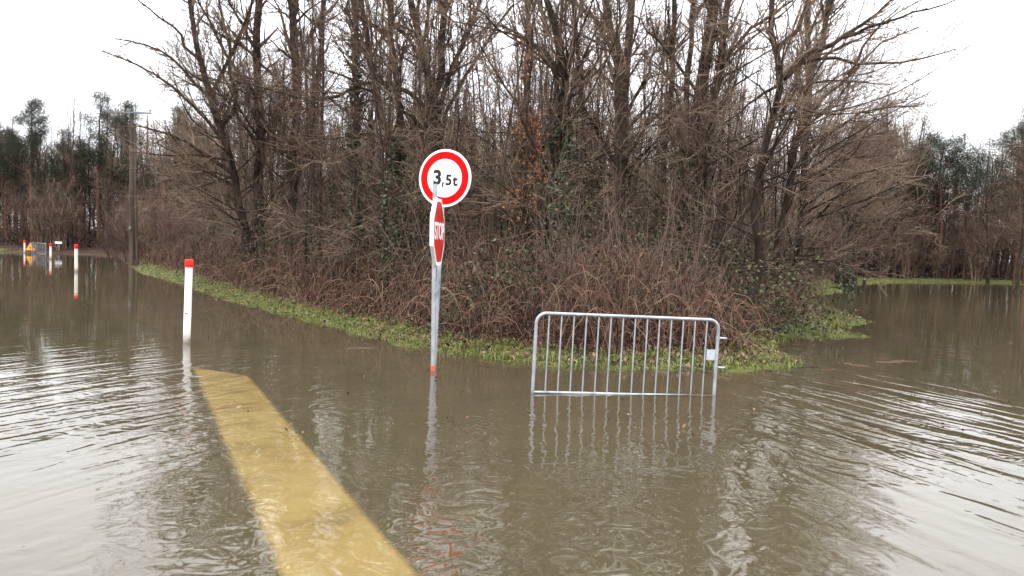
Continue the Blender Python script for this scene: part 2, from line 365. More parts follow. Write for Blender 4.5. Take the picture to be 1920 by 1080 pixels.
# ------------------------------------------------------------------ trees
def nrm(v): return v / (np.linalg.norm(v, axis=-1, keepdims=True) + 1e-9)
def resample(pts, k, wob, rng):
    pts = np.asarray(pts, float); n = len(pts)
    seg = np.r_[0, np.cumsum(np.linalg.norm(np.diff(pts, axis=0), axis=1))]; u = np.linspace(0, seg[-1], k)
    if n > 2:      # catmull-rom
        ext = np.vstack((2 * pts[0] - pts[1], pts, 2 * pts[-1] - pts[-2])); out = []
        for x in u:
            i = min(max(np.searchsorted(seg, x) - 1, 0), n - 2); t = (x - seg[i]) / (seg[i + 1] - seg[i] + 1e-9)
            p0, p1, p2, p3 = ext[i:i + 4]
            out.append(.5 * (2 * p1 + (p2 - p0) * t + (2 * p0 - 5 * p1 + 4 * p2 - p3) * t * t + (3 * p1 - p0 - 3 * p2 + p3) * t ** 3))
        P = np.array(out)
    else: P = pts[0] + (pts[1] - pts[0]) * (u / seg[-1])[:, None]
    w = rng.normal(0, wob, (k, 3)); w[0] = 0; w[:, 2] *= .3
    return P + w, seg[-1]

def grow(P, R, n, rng, t0, t1, ang, length, k, upw=.1, wob=.12, rr=.6, rmin=.003, bias=(0, 0, 0), taper=.25, tfall=.5, rmax=1.):
    """n children on the parent polylines P (m,k,3); returns child polylines"""
    m, kk, _ = P.shape
    Ls = np.linalg.norm(np.diff(P, axis=1), axis=2).sum(1)
    pi = rng.choice(m, n, p=Ls / Ls.sum()); t = rng.uniform(t0, t1, n); x = t * (kk - 1); i = np.minimum(x.astype(int), kk - 2); f = (x - i)[:, None]
    p0 = P[pi, i] * (1 - f) + P[pi, i + 1] * f; T = nrm(P[pi, i + 1] - P[pi, i]); r0 = R[pi, i] * (1 - f[:, 0]) + R[pi, i + 1] * f[:, 0]
    q = rng.normal(size=(n, 3)); q -= (q * T).sum(1, keepdims=True) * T; q = nrm(q)
    a = rng.uniform(*ang, n)[:, None]
    d = nrm(np.cos(a) * T + np.sin(a) * q + np.asarray(bias))
    L = rng.uniform(*length, n) * (1 - tfall * (t - t0) / (t1 - t0 + 1e-9)); seg = L / (k - 1)
    pts = [p0]; wv = rng.normal(0, wob, (n, 3))
    for j in range(k - 1):
        d = nrm(d + rng.normal(0, wob, (n, 3)) + wv * .4 + np.array([0, 0, upw]))
        pts.append(pts[-1] + d * seg[:, None])
    C = np.stack(pts, 1); rs = np.clip(r0 * rr * rng.uniform(.6, 1.1, n), rmin, rmax)
    CR = np.maximum(rs[:, None] * np.linspace(1, taper, k)[None], rmin * .75)
    return C, CR

class Plan:      # how a crown is filled
    def __init__(s, limbs=22, t0=.35, ang=(.5, 1.1), ll=(1.5, 3.5), br=150, bl=(.7, 1.7), tw=900, tl=(.3, .9), fine=900, fl=(.15, .45), upw=.10, bias=(0, 0, 0), rmin=.0035, wob=.13, spray=0):
        s.__dict__.update(locals())

def tree_meshes(name, stems, plan, seed, bark='bark', twig='twig', extra_limbs=(), sides=8, k0=16, wob=.03, ivy=None):
    """stems: list of (points, r_bottom, r_top). Returns dict part -> mesh"""
    rng = np.random.default_rng(seed); tr, cr = MB(), MB()
    SP, SR = [], []
    for pts, r0, r1 in stems:
        P, L = resample(pts, k0, wob, rng); u = np.linspace(0, 1, k0)
        R = r0 + (r1 - r0) * u ** .8; R[0] *= 1.45; R[1] *= 1.1; R *= rng.uniform(.93, 1.07, k0)
        SP.append(P); SR.append(R)
    SP, SR = np.array(SP), np.array(SR); tr.tubes(SP, SR, sides)
    p = plan
    LP, LR = grow(SP, SR, p.limbs, rng, p.t0, .88, p.ang, p.ll, 9, p.upw, p.wob, .42, .008, p.bias, .22, .55, .045)
    if p.spray:
        XP, XR = grow(SP, SR, p.spray, rng, .1, .5, (1.0, 1.5), (2.0, 4.4), 9, .03, .10, .3, .008, np.array(p.bias) * .5, .2, .2, .03)
        LP = np.concatenate((LP, XP)); LR = np.concatenate((LR, XR))
    if len(extra_limbs):
        ep = [resample(e[0], 9, .04, rng)[0] for e in extra_limbs]
        LP = np.concatenate((LP, np.array(ep))); LR = np.concatenate((LR, np.array([np.linspace(e[1], e[2], 9) for e in extra_limbs])))
    tr.tubes(LP, LR, 5)
    AP = np.concatenate((LP, SP[:, -9:])); AR = np.concatenate((LR, SR[:, -9:]))
    BP, BR = grow(AP, AR, p.br, rng, .15, .98, (.35, 1.0), p.bl, 6, p.upw * .6, p.wob, .55, p.rmin * 1.5, np.array(p.bias) * .4)
    cr.tubes(BP, BR, 4)
    AP2 = np.concatenate((BP, LP[:, 3:])); AR2 = np.concatenate((BR, LR[:, 3:]))
    TP, TR = grow(AP2, AR2, p.tw, rng, .1, 1., (.35, .95), p.tl, 4, .05, p.wob * 1.1, .6, p.rmin)
    cr.tubes(TP, TR, 3)
    if p.fine:
        FP, FR = grow(TP, TR, p.fine, rng, .1, 1., (.35, .9), p.fl, 2, .04, .15, .7, p.rmin * .85)
        cr.tubes(FP, FR, 3)
    out = {'trunk': tr.mesh(name + '_trunk', M[bark]), 'crown': cr.mesh(name + '_crown', M[twig])}
    if ivy:
        iv = MB()
        for si, t0, t1, n, spread, size in ivy:
            t = t0 + (t1 - t0) * rng.beta(1.0, 1.25, n); x = t * (k0 - 1); i = np.minimum(x.astype(int), k0 - 2); f = (x - i)[:, None]
            c = SP[si, i] * (1 - f) + SP[si, i + 1] * f; a = rng.uniform(0, 2 * np.pi, n)
            lump = 1 + .6 * np.sin(t * 37 + seed) * np.sin(a * 2 + t * 20)
            rad = SR[si, i] + np.abs(rng.normal(0, spread, n)) * lump
            q = np.stack((np.cos(a), np.sin(a), np.zeros(n)), -1)
            iv.leaves(c + q * rad[:, None] + rng.normal(0, .03, (n, 3)), size, rng, .8, .3, (0, 0, -.5))
        out['ivy'] = iv.mesh(name + '_ivy', M['ivy'])
    return out

def place(name, meshes, loc, rz, scale, label, cat, group):
    e = empty(name, loc, rz, scale); tag(e, label, cat, group)
    for part, me in meshes.items(): link(part, me, e)
    return e

def px_stem(Y, pts, w0, w1):
    """trunk traced at depth Y: pts in photo pixels from the foot up, widths in pixels"""
    P = [at(x, y, Y + (dy[0] if dy else 0)) for x, y, *dy in pts]
    x0 = P[0][0] - (P[1][0] - P[0][0]) * .0
    zg = float(height(x0, Y)) - .08
    if P[0][2] > zg + .3: P.insert(0, np.array((x0, Y, zg)))
    else: P[0][2] = zg
    return (np.array(P), w0 / 2 * Y / FPX, w1 / 2 * Y / FPX)
def px_limb(Y, pts, w0, w1):
    n = len(pts)
    return (np.array([at(x, y, Y + (d[0] if d else 0)) for x, y, *d in pts]), w0 / 2 * Y / FPX, w1 / 2 * Y / FPX)

def main_tree(name, label, Y, stems, limbs, plan, seed, bark='bark', ivy=None, twig='twig', group='trees standing along the edge of the wood'):
    S = [px_stem(Y + s[3] if len(s) > 3 else Y, s[0], s[1], s[2]) for s in stems]
    k = S[0][0][0].copy()
    S = [(p - k, a, b) for p, a, b in S]; E = []
    for l in limbs:
        p, a, b = px_limb(Y, *l); E.append((p - k, a, b))
    ms = tree_meshes(name, S, plan, seed, bark, twig, E, ivy=ivy)
    return place(name, ms, k, 0, 1, label, 'tree', group)

edge = lambda **k: Plan(**{**dict(limbs=20, t0=.25, ang=(.5, 1.15), ll=(1.6, 4.2), br=240, bl=(.8, 2.2), tw=2000, tl=(.35, 1.1), fine=2300, fl=(.15, .55), rmin=.0042, spray=14), **k})
slim = lambda **k: Plan(**{**dict(limbs=14, t0=.3, ang=(.35, .9), ll=(1.0, 2.8), br=90, bl=(.6, 1.5), tw=500, tl=(.3, .8), fine=500, fl=(.15, .4), upw=.14), **k})

main_tree('leaning_oak', 'dark bare tree leaning left over the water, first trunk from the utility pole', 23,
          [([(462, 452), (452, 400), (440, 335), (425, 280), (402, 200), (385, 130), (362, 50), (350, -40), (335, -220)], 19, 6)],
          [([(440, 330), (400, 300), (340, 262), (290, 243), (240, 235)], 9, 2), ([(405, 205), (350, 140), (290, 90), (215, 72)], 8, 2), ([(425, 275), (380, 215), (320, 160), (250, 118), (185, 95)], 8, 2),
           ([(385, 130), (330, 60), (285, 20), (240, -15)], 7, 2), ([(395, 180), (440, 90), (470, 10), (490, -80)], 8, 3), ([(412, 240), (440, 190), (425, 60), (400, -60)], 8, 3), ([(432, 300), (370, 290), (310, 292), (255, 285)], 6, 2)],
          edge(bias=(-.45, 0, .02), t0=.22, limbs=14), 11)
main_tree('straight_oak', 'straight bare trunk standing just right of the leaning tree', 24,
          [([(478, 455), (485, 380), (486, 260), (484, 140), (482, 40), (490, -60), (488, -260)], 21, 9)],
          [([(486, 190), (430, 110), (380, 20), (345, -60)], 8, 3), ([(484, 100), (450, 40), (410, -30)], 8, 3), ([(484, 260), (560, 185), (640, 190)], 6, 2)], edge(bias=(-.2, 0, .05)), 12)
main_tree('broken_limb_oak', 'bare trunk with a torn slab of bark hanging, third trunk of the left group', 23,
          [([(541, 450), (541, 380), (548, 280), (556, 160), (548, 60), (546, -80), (550, -240)], 23, 10), ([(541, 450), (545, 370), (575, 270), (598, 130), (606, 0), (610, -160)], 15, 7)],
          [([(545, 375), (535, 362), (520, 350)], 26, 6), ([(556, 180), (500, 130), (440, 70), (400, 20)], 7, 2)], edge(), 13)
main_tree('ivy_pole_tree', 'slim upright trunk wrapped in dark ivy, left of the round sign', 19.5,
          [([(668, 480), (668, 300), (667, 120), (664, -40), (660, -200)], 13, 6)], [], slim(), 14, ivy=[(0, .05, .72, 3200, .11, .085)])
main_tree('leaning_fork_tree', 'dark bare trunk forking upward left of the round sign', 18.5,
          [([(762, 470), (750, 330), (712, 200), (690, 80), (672, -20), (650, -200)], 17, 7), ([(762, 470), (758, 330), (738, 150), (735, 20), (728, -180)], 17, 8)],
          [([(705, 180), (640, 140), (600, 130)], 6, 2), ([(700, 130), (660, 40), (650, -60)], 8, 3)], edge(limbs=16), 15, ivy=[(1, .08, .42, 2600, .15, .085)])
main_tree('fan_oak', 'mossy bare tree fanning into many limbs directly behind the round sign', 19,
          [([(815, 470), (818, 330), (806, 210), (808, 150), (786, 80), (768, 0), (742, -150)], 24, 9), ([(815, 470), (820, 330), (812, 200), (826, 120), (838, 30), (836, -160)], 22, 9),
           ([(815, 470), (824, 330), (822, 215), (850, 120), (888, 40), (920, -80)], 16, 6), ([(815, 470), (826, 330), (832, 225), (875, 140), (915, 70), (960, 10)], 12, 4)],
          [([(812, 215), (760, 165), (680, 155), (600, 190), (500, 165), (430, 150)], 10, 2), ([(812, 170), (790, 110), (740, 40), (710, -30)], 11, 4), ([(815, 230), (750, 262), (690, 250), (620, 262), (560, 250)], 7, 2),
           ([(812, 290), (760, 210), (700, 190), (640, 205)], 6, 2)], edge(limbs=18, t0=.3, bias=(-.08, -.1, .05)), 16, bark='bark_moss')
main_tree('dark_pole_tree', 'thin dark upright trunk with ivy at mid height, right of the round sign', 22,
          [([(972, 500), (976, 340), (984, 180), (990, 40), (994, -60), (996, -260)], 14, 7)], [], slim(limbs=10, br=60, tw=330, fine=300), 17, ivy=[(0, .18, .45, 1200, .08, .075)])
main_tree('ivy_fork_tree', 'forked trunk thickly clad in glossy ivy above the barrier', 16,
          [([(1034, 540), (1036, 380), (1046, 240), (1060, 160), (1042, 60), (1026, 0), (1010, -160)], 24, 9), ([(1034, 540), (1038, 380), (1050, 230), (1055, 130), (1074, 85), (1074, 10), (1082, -160)], 20, 6)],
          [([(1046, 130), (1010, 90), (960, 55), (900, 42)], 8, 3), ([(1050, 190), (1030, 110), (985, 75), (940, 60), (850, 40)], 7, 2), ([(1055, 200), (1110, 120), (1130, 40)], 7, 3)],
          edge(limbs=16), 18, bark='bark_moss', ivy=[(0, .16, .50, 3400, .15, .085)])
main_tree('twin_stem_oak', 'stout mossy trunk splitting in two above the middle of the barrier', 20,
          [([(1168, 560), (1164, 400), (1160, 250), (1160, 120), (1140, 20), (1128, -140)], 26, 13), ([(1168, 560), (1170, 400), (1168, 240), (1172, 130), (1184, 20), (1196, -160)], 22, 12)],
          [([(1160, 130), (1120, 40), (1060, 0), (1000, -30)], 8, 3), ([(1164, 180), (1100, 110), (1040, 70)], 6, 2), ([(1168, 220), (1215, 140), (1240, 40)], 7, 3)], edge(limbs=18), 19, bark='bark_moss')
main_tree('leaning_stub_tree', 'crooked reddish trunk bent over in the middle of the wood', 17,
          [([(1165, 560), (1160, 420), (1166, 330), (1130, 270), (1100, 215), (1088, 150), (1084, 60)], 16, 6)], [], slim(limbs=12, br=70, tw=350, fine=350), 32, twig='twig_red')
main_tree('narrow_pole_tree', 'narrow dark trunk between the twin-stemmed oak and the thick trunk', 21,
          [([(1238, 560), (1244, 380), (1250, 220), (1262, 80), (1272, -60), (1280, -240)], 15, 8)], [], slim(limbs=10), 20)
main_tree('second_narrow_pole_tree', 'narrow dark trunk just left of the thick trunk over the barrier end', 22,
          [([(1270, 560), (1278, 360), (1284, 230), (1292, 100), (1300, -20), (1304, -240)], 14, 8)], [], slim(limbs=10), 21)
main_tree('thick_oak', 'thickest dark trunk, standing above the right end of the barrier', 18,
          [([(1276, 610), (1284, 480), (1300, 300), (1318, 160), (1330, 40), (1338, -60), (1350, -260)], 32, 17), ([(1282, 610), (1296, 480), (1318, 330), (1345, 150), (1360, 30), (1384, -140)], 22, 9)],
          [([(1340, 150), (1390, 70), (1450, 30), (1500, -20)], 9, 3), ([(1322, 240), (1380, 160), (1430, 130)], 7, 2), ([(1312, 180), (1270, 120), (1220, 60), (1180, 20)], 7, 2)],
          edge(limbs=20), 22, ivy=[(0, .05, .38, 2000, .16, .075)])
main_tree('crooked_ash', 'dark crooked tree with a Y fork reaching right over the open water', 15,
          [([(1400, 615), (1424, 500), (1416, 400), (1436, 270), (1470, 148), (1450, 90), (1445, 20), (1442, -60), (1430, -240)], 21, 7)],
          [([(1470, 148), (1510, 110), (1580, 70), (1640, 30), (1700, -20)], 13, 3), ([(1575, 72), (1660, 42), (1760, 12), (1800, -5)], 7, 2), ([(1500, 120), (1560, 110), (1640, 120), (1730, 112), (1800, 90)], 7, 2),
           ([(1590, 140), (1640, 60), (1690, 10)], 6, 2), ([(1465, 155), (1405, 195), (1350, 240)], 7, 2), ([(1458, 100), (1500, 40), (1520, -40)], 10, 4), ([(1440, 250), (1490, 170), (1570, 150), (1650, 160)], 6, 2),
           ([(1445, 225), (1500, 205), (1600, 215), (1700, 190)], 5, 1.5)],
          edge(limbs=16, t0=.3, bias=(.42, 0, .02), rmin=.003), 23)
main_tree('pale_leaning_ash', 'pale brown trunk leaning right behind the crooked tree', 19,
          [([(1455, 560), (1470, 400), (1500, 240), (1530, 120), (1556, 0), (1580, -180)], 17, 8)],
          [([(1500, 240), (1580, 150), (1640, 90), (1720, 50)], 7, 2), ([(1485, 320), (1560, 240), (1640, 205), (1720, 200)], 7, 2), ([(1480, 350), (1580, 300), (1680, 290)], 6, 2)],
          edge(limbs=18, bias=(.4, 0, 0)), 24, twig='twig_red')
main_tree('second_pale_ash', 'slender pale trunk beside the pale leaning one, at the right edge of the wood', 22,
          [([(1490, 530), (1500, 400), (1512, 250), (1520, 120), (1514, 0), (1530, -180)], 17, 8)],
          [([(1505, 330), (1590, 270), (1690, 240)], 6, 2), ([(1500, 390), (1580, 340), (1700, 300)], 6, 2), ([(1498, 420), (1580, 390), (1700, 340), (1740, 330)], 6, 2)], edge(limbs=20, t0=.15, bias=(.45, 0, -.02)), 25)
main_tree('mossy_fork_tree', 'mossy forked tree standing in the water before the far right bank', 38,
          [([(1588, 532), (1580, 470), (1584, 430), (1578, 360), (1580, 280)], 13, 5), ([(1588, 532), (1592, 460), (1606, 400), (1630, 380), (1690, 350), (1740, 330)], 11, 4)],
          [([(1590, 420), (1650, 410), (1720, 375)], 5, 2)], slim(limbs=12, ll=(1.5, 3), bias=(.15, 0, 0)), 26, bark='bark_moss', ivy=[(0, .02, .3, 500, .14, .10)])
main_tree('small_leaning_tree', 'small dark leaning stem beside the mossy forked tree at the right bank', 40,
          [([(1622, 524), (1630, 480), (1650, 430), (1668, 390)], 7, 3)], [], slim(limbs=8, t0=.5, br=40, tw=200, fine=150, ll=(.8, 1.8)), 27)

# sapling that kept its orange leaves
def orange_sapling():
    Y = 15.0
    S = px_stem(Y, [(985, 540), (990, 420), (1000, 320), (992, 220), (1000, 110)], 5, 2)
    k = S[0][0].copy(); ms = tree_meshes('beech_sapling', [(S[0] - k, S[1], S[2])], slim(limbs=16, t0=.3, ll=(.3, .7), br=50, bl=(.2, .5), tw=120, tl=(.15, .3), fine=0), 77)
    rng = np.random.default_rng(4); lv = MB()
    for (px, py, n, s) in ((985, 235, 90, .14), (1000, 300, 110, .15), (975, 372, 150, .16), (1000, 330, 120, .14), (955, 380, 60, .12), (1000, 270, 60, .12), (985, 400, 60, .12), (1005, 240, 50, .15), (1000, 120, 25, .15), (985, 95, 20, .12)):
        lv.leaves(at(px, py, Y) - k + rng.normal(0, s, (int(n * .95), 3)) * (1, .7, 1), .08, rng, .55, 0, (0, 0, -.6))
    ms['leaves'] = lv.mesh('beech_leaves', M['leaf_orange'])
    place('beech_sapling', ms, k, 0, 1, 'young sapling still holding dry orange leaves, right of the round sign', 'sapling', None)
orange_sapling()

# --- generic trees: one mesh set per kind, copied
def generic(i, kind):
    rng = np.random.default_rng(100 + i)
    if kind == 'pole':
        h = 12 + 3 * rng.random(); lean = rng.normal(0, .35, 2)
        pts = [(0, 0, -.15), (lean[0] * .3, lean[1] * .3, h * .3), (lean[0] * .5 + rng.normal(0, .15), lean[1] * .6, h * .6), (lean[0], lean[1], h)]
        st = [(np.array(pts), .085 + .04 * rng.random(), .015)]
        if i % 3 == 0:
            q = np.array(pts) * (1, 1, .95); q[1:, 0] += (.25, .7, 1.3); st.append((q, .07, .014))
        return tree_meshes('pole_tree', st, Plan(limbs=24, t0=.22, ang=(.35, .95), ll=(1, 2.9), br=130, bl=(.6, 1.6), tw=620, tl=(.3, .9), fine=620, upw=.14, rmin=.004), 200 + i,
                           ivy=[(0, .02, .12 + .4 * rng.random(), 1100, .10, .085)] if i % 2 else None)
    if kind == 'thin':
        h = 7.5 + 3.5 * rng.random(); lean = rng.normal(0, .5, 2)
        st = [(np.array([(0, 0, -.15), (lean[0] * .2 + rng.normal(0, .08), lean[1] * .2, h * .3), (lean[0] * .5 + rng.normal(0, .12), lean[1] * .6, h * .6), (lean[0], lean[1], h)]), .036 + .030 * rng.random(), .009)]
        if i % 2: q = st[0][0] * (1, 1, .9); q[1:, 0] += (.12, .4, .8); st.append((q, .028, .007))
        return tree_meshes('thin_tree', st, Plan(limbs=18, t0=.18, ang=(.3, .9), ll=(.6, 1.7), br=60, bl=(.4, 1.1), tw=260, tl=(.25, .7), fine=200, upw=.16, rmin=.0042), 600 + i, sides=6, twig='twig_red' if i % 3 == 0 else 'twig',
                           ivy=[(0, .02, .35, 620, .07, .075)] if i % 2 == 1 else None)
    if kind == 'round':     # lower, broad bare crown
        h = 8 + 2 * rng.random()
        st = [(np.array([(0, 0, -.15), (.1, 0, h * .25), (rng.normal(0, .3), 0, h * .6), (rng.normal(0, .6), .2, h)]), .14, .02), (np.array([(0, 0, -.1), (.15, .1, h * .25), (1.0, .2, h * .55), (1.6, .4, h * .9)]), .11, .02)]
        return tree_meshes('round_tree', st, Plan(limbs=34, t0=.2, ang=(.5, 1.2), ll=(1.4, 3.4), br=260, bl=(.8, 2.0), tw=1150, tl=(.35, 1.0), fine=900, upw=.06, rmin=.0055), 300 + i)
    if kind == 'shrub':
        st = []
        for j in range(9):
            a = rng.uniform(0, 6.28); r = rng.uniform(.4, 1.3); h = rng.uniform(1.6, 3.4)
            st.append((np.array([(0.15 * math.cos(a), .15 * math.sin(a), -.1), (r * .4 * math.cos(a), r * .4 * math.sin(a), h * .55), (r * math.cos(a), r * math.sin(a), h)]), .018, .005))
        return tree_meshes('shrub', st, Plan(limbs=60, t0=.1, ang=(.4, 1.0), ll=(.6, 1.5), br=260, bl=(.3, .9), tw=500, tl=(.2, .6), fine=0, upw=.08, rmin=.0035), 400 + i, 'twig_red' if i == 1 else 'twig', 'twig_red' if i == 1 else 'twig', sides=5, k0=9)

def pine(i):
    rng = np.random.default_rng(500 + i); h = 10.5 + 2 * rng.random(); tr, cr = MB(), MB()
    P, _ = resample([(0, 0, -.2), (.1, 0, h * .4), (rng.normal(0, .15), .1, h * .8), (0, 0, h)], 14, .03, rng); R = np.linspace(.17, .025, 14)
    tr.tubes(P, R, 8)
    wide = i == 3
    LP, LR = grow(P[None], R[None], 60 if not wide else 75, rng, .36 if not wide else .5, .99, (.9, 1.45), (1.5, 3.0) if not wide else (2.8, 4.8), 7, .06, .1, .4, .012, (0, 0, 0), .3, .78 if not wide else .55)
    tr.tubes(LP, LR, 4)
    BP, BR = grow(LP, LR, 300 if i < 3 else 420, rng, .3, 1., (.4, 1.0), (.4, .9), 4, .08, .1, .5, .008); tr.tubes(BP, BR, 3)
    pts = np.concatenate((BP[:, 1:].reshape(-1, 3), LP[:, 3:].reshape(-1, 3))); pts = pts[rng.random(len(pts)) < .75]
    c = np.repeat(pts, 20, 0) + rng.normal(0, .27, (len(pts) * 20, 3)) * (1, 1, .75)
    cr.leaves(c, .17, rng, .17, .4, (0, 0, .5))
    return {'trunk': tr.mesh('pine_trunk', M['bark_pine']), 'crown': cr.mesh('pine_crown', M['needle'])}

POLES = [generic(i, 'pole') for i in range(7)]
THIN = [generic(i, 'thin') for i in range(6)]
ROUNDS = [generic(i, 'round') for i in range(4)]
SHRUBS = [generic(i, 'shrub') for i in range(5)]
PINES = [pine(i) for i in range(4)]

R0 = random.Random(3)
def world_px(x, y): return 960 + x / y * FPX
ZONES = ((640, 'left of the round sign'), (800, 'just left of the round sign'), (960, 'just right of the round sign'), (1120, 'above the left half of the barrier'), (1300, 'above the right half of the barrier'), (1430, 'beside the thickest trunk'), (9999, 'near the right end of the wood'))
def zone(px): return next(z for a, z in ZONES if px < a)
taken = [(-7.5, 24)]
def free(x, y, d):
    if all((x - a) ** 2 + (y - b) ** 2 > d * d for a, b in taken): taken.append((x, y)); return True
    return False
# wood interior
n = 0
for _ in range(6000):
    if n >= 96: break
    y = 21 + 31 * R0.random() ** .85; px = R0.uniform(440, 1540); x = (px - 960) / FPX * y
    s = float(land_s(x, y))
    if s < 2.6 or not free(x, y, 1.0 + .012 * y): continue
    if 880 < px < 960 and R0.random() < .75: continue
    me = R0.choice(POLES); sc = R0.uniform(.6, .9) * (1.0 if y < 36 else .85)
    if 850 < px < 1000: sc *= .72
    near = y < 32
    place('bare_tree', me, (x, y, float(height(x, y)) - .03), R0.uniform(0, 6.28), sc,
          ('slender bare tree in front half of wood ' if near else 'slender bare tree deep in the wood ') + zone(px), 'tree',
          ('slender trees in the front of the wood ' if near else 'slender trees at the back of the wood ') + zone(px)); n += 1
n = 0
for _ in range(6000):
    if n >= 115: break
    y = 14.2 + 21 * R0.random() ** 1.35; px = R0.uniform(430, 1540); x = (px - 960) / FPX * y
    s = float(land_s(x, y))
    if s < 1.7 or (px > 1370 and y < 17.5) or not free(x, y, .45): continue
    lab = ('thin pole-like stem rising from the front brambles ' + zone(px), 'thin front stems ' + zone(px)) if s < 4.5 else ('thin pole-like stem between older trunks ' + zone(px), 'thin inner stems ' + zone(px))
    place('thin_tree', R0.choice(THIN), (x, y, float(height(x, y)) - .03), R0.uniform(0, 6.28), R0.uniform(.55, .92), lab[0], 'tree', lab[1]); n += 1
# low broad trees closing the back of the wood
for j in range(54):
    px = 330 + 1330 * (j + R0.random()) / 54; y = R0.uniform(38, 62); x = (px - 960) / FPX * y
    place('bare_tree', R0.choice(ROUNDS), (x, y, float(height(x, y)) - .03), R0.uniform(0, 6.28), R0.uniform(.85, 1.2),
          'broad low leafless tree closing the view far back ' + zone(px), 'tree', 'broad bare trees far back ' + zone(px))
# far bank on the left
for j, (px, top) in enumerate([(60, 178), (187, 168), (236, 188), (12, 235), (118, 238), (345, 200), (372, 225), (150, 262), (-30, 210)]):
    y = 51.5 + 3 * R0.random(); p = at(px, top, y); m_ = j % 3; hh = max(v.co.z for v in PINES[m_]['trunk'].vertices)
    lab = ['tall scots-type pine with open crown above the orange triangle sign', 'tallest pine with pointed top left of the utility pole', 'pointed pine top right behind the utility pole'][j] if j < 3 else 'dark green pine in the far stand behind the distant barriers'
    place('pine_tree', PINES[m_], (p[0], y, .2), R0.uniform(0, 6.28), (p[2] - .2) / hh, lab, 'pine', None if j < 3 else 'smaller pines on the far left bank')
for j in range(56):
    px = -60 + 460 * (j + R0.random()) / 56; y = R0.uniform(50, 70); x = (px - 960) / FPX * y
    if land_s(x, y) < 1.5: continue
    me = R0.choice(POLES if j % 2 else ROUNDS); sc = R0.uniform(.6, .82) if j % 2 else R0.uniform(.8, 1.08)
    place('bare_tree', me, (x, y, .2), R0.uniform(0, 6.28), sc, *((('thin' if j % 2 else 'broad') + ' leafless tree on the far bank ' + q_, 'tree', ('thin' if j % 2 else 'broad') + ' far trees ' + q_) for q_ in ['behind the orange triangle sign' if px < 100 else 'between the white plate sign and the utility pole' if px < 240 else 'right of the utility pole']).__next__())
# far bank on the right
for j, (px, top, y) in enumerate([(1775, 240, 57), (1718, 262, 60), (1822, 280, 58), (1925, 225, 52), (1945, 190, 56), (1660, 225, 70), (1620, 215, 66)]):
    p = at(px, top, y); m_ = (3, 0, 3, 3, 1, 2, 0)[j]; hh = max(v.co.z for v in PINES[m_]['trunk'].vertices)
    lab = 'broad dark pine crown rising above the bare trees on the right bank' if j == 0 else 'dark pine among bare trees on the far right bank'
    place('pine_tree', PINES[m_], (p[0], y, .25), R0.uniform(0, 6.28), (p[2] - .25) / hh, lab, 'pine', None if j == 0 else 'pines on the far right bank')
for j in range(46):
    px = 1540 + 460 * (j + R0.random()) / 46; y = R0.uniform(53, 72); x = (px - 960) / FPX * y
    if land_s(x, y) < .6 or (1735 < px < 1830 and y < 59): continue
    place('bare_tree', R0.choice(ROUNDS if j % 5 else POLES), (x, y, .25), R0.uniform(0, 6.28), R0.uniform(.8, 1.1) * (1 if j % 5 else .7) * (1.18 if px < 1735 else 1),
          *((('broad' if j % 5 else 'thin') + ' bare tree on the far right bank ' + q_, 'tree', ('broad' if j % 5 else 'thin') + ' right bank trees ' + q_) for q_ in ['behind the mossy forked tree' if px < 1690 else 'below the broad pine crown' if px < 1830 else 'at the right edge']).__next__())
# the far wood behind both banks, one grey-brown mass of trunks and twigs
def far_wood():
    rng = np.random.default_rng(8); b = MB()
    n = 72000; px = rng.uniform(-140, 2060, n); y = rng.uniform(62, 92, n); x = (px - 960) / FPX * y
    top = 10.2 + 1.0 * np.sin(x * .21) + .8 * np.sin(x * .63 + 2) + 2.0 * ((px > 330) & (px < 1560)) - 1.0 * (px < 330) + 1.3 * (px > 1560) * (px < 1720); z = rng.beta(1.05, 1.35, n) * top
    d = nrm(np.stack((rng.normal(0, .55, n), rng.normal(0, .3, n), rng.normal(.55, .5, n)), -1)); L = rng.uniform(.6, 1.8, n)
    p = np.stack((x, y, z), -1); P = np.stack((p, p + d * L[:, None]), 1)
    b.tubes(P, (rng.uniform(.008, .022, n))[:, None] * np.array([[1, .45]]), 3)
    n = 420; px = rng.uniform(-140, 2060, n); y = rng.uniform(64, 95, n); x = (px - 960) / FPX * y; h = rng.uniform(8, 11.5, n)
    P = np.stack((x, y, np.zeros(n)), -1)[:, None] + np.stack((rng.normal(0, .5, n), rng.normal(0, .3, n), h), -1)[:, None] * np.linspace(0, 1, 6)[None, :, None]
    b.tubes(P, rng.uniform(.06, .16, n)[:, None] * np.linspace(1, .3, 6)[None], 5)
    tag(b.build('far_wood', M['twig']), 'hazy mass of bare woodland far behind the flooded clearing', 'wood', kind='stuff')
    # low evergreen and scrub belt at its foot
    b = MB(); n = 60000; px = rng.uniform(-140, 2060, n); y = rng.uniform(51, 72, n); x = (px - 960) / FPX * y
    z = np.abs(rng.normal(0, 1.0, n)) * (1.1 + .5 * np.sin(x * .4)); k = land_s(x, y) > 1.2; b.leaves(np.stack((x, y, z + .1), -1)[k], .22, rng, .30)
    tag(b.build('far_scrub', M['far_scrub']), 'dark scrub along the foot of the far woodland', 'scrub', kind='stuff')
M['far_scrub'] = mat_noise('far_scrub', [(.026, .020, .014), (.055, .041, .030), (.095, .072, .054)], .5, .9, 3, island=.7)
far_wood()
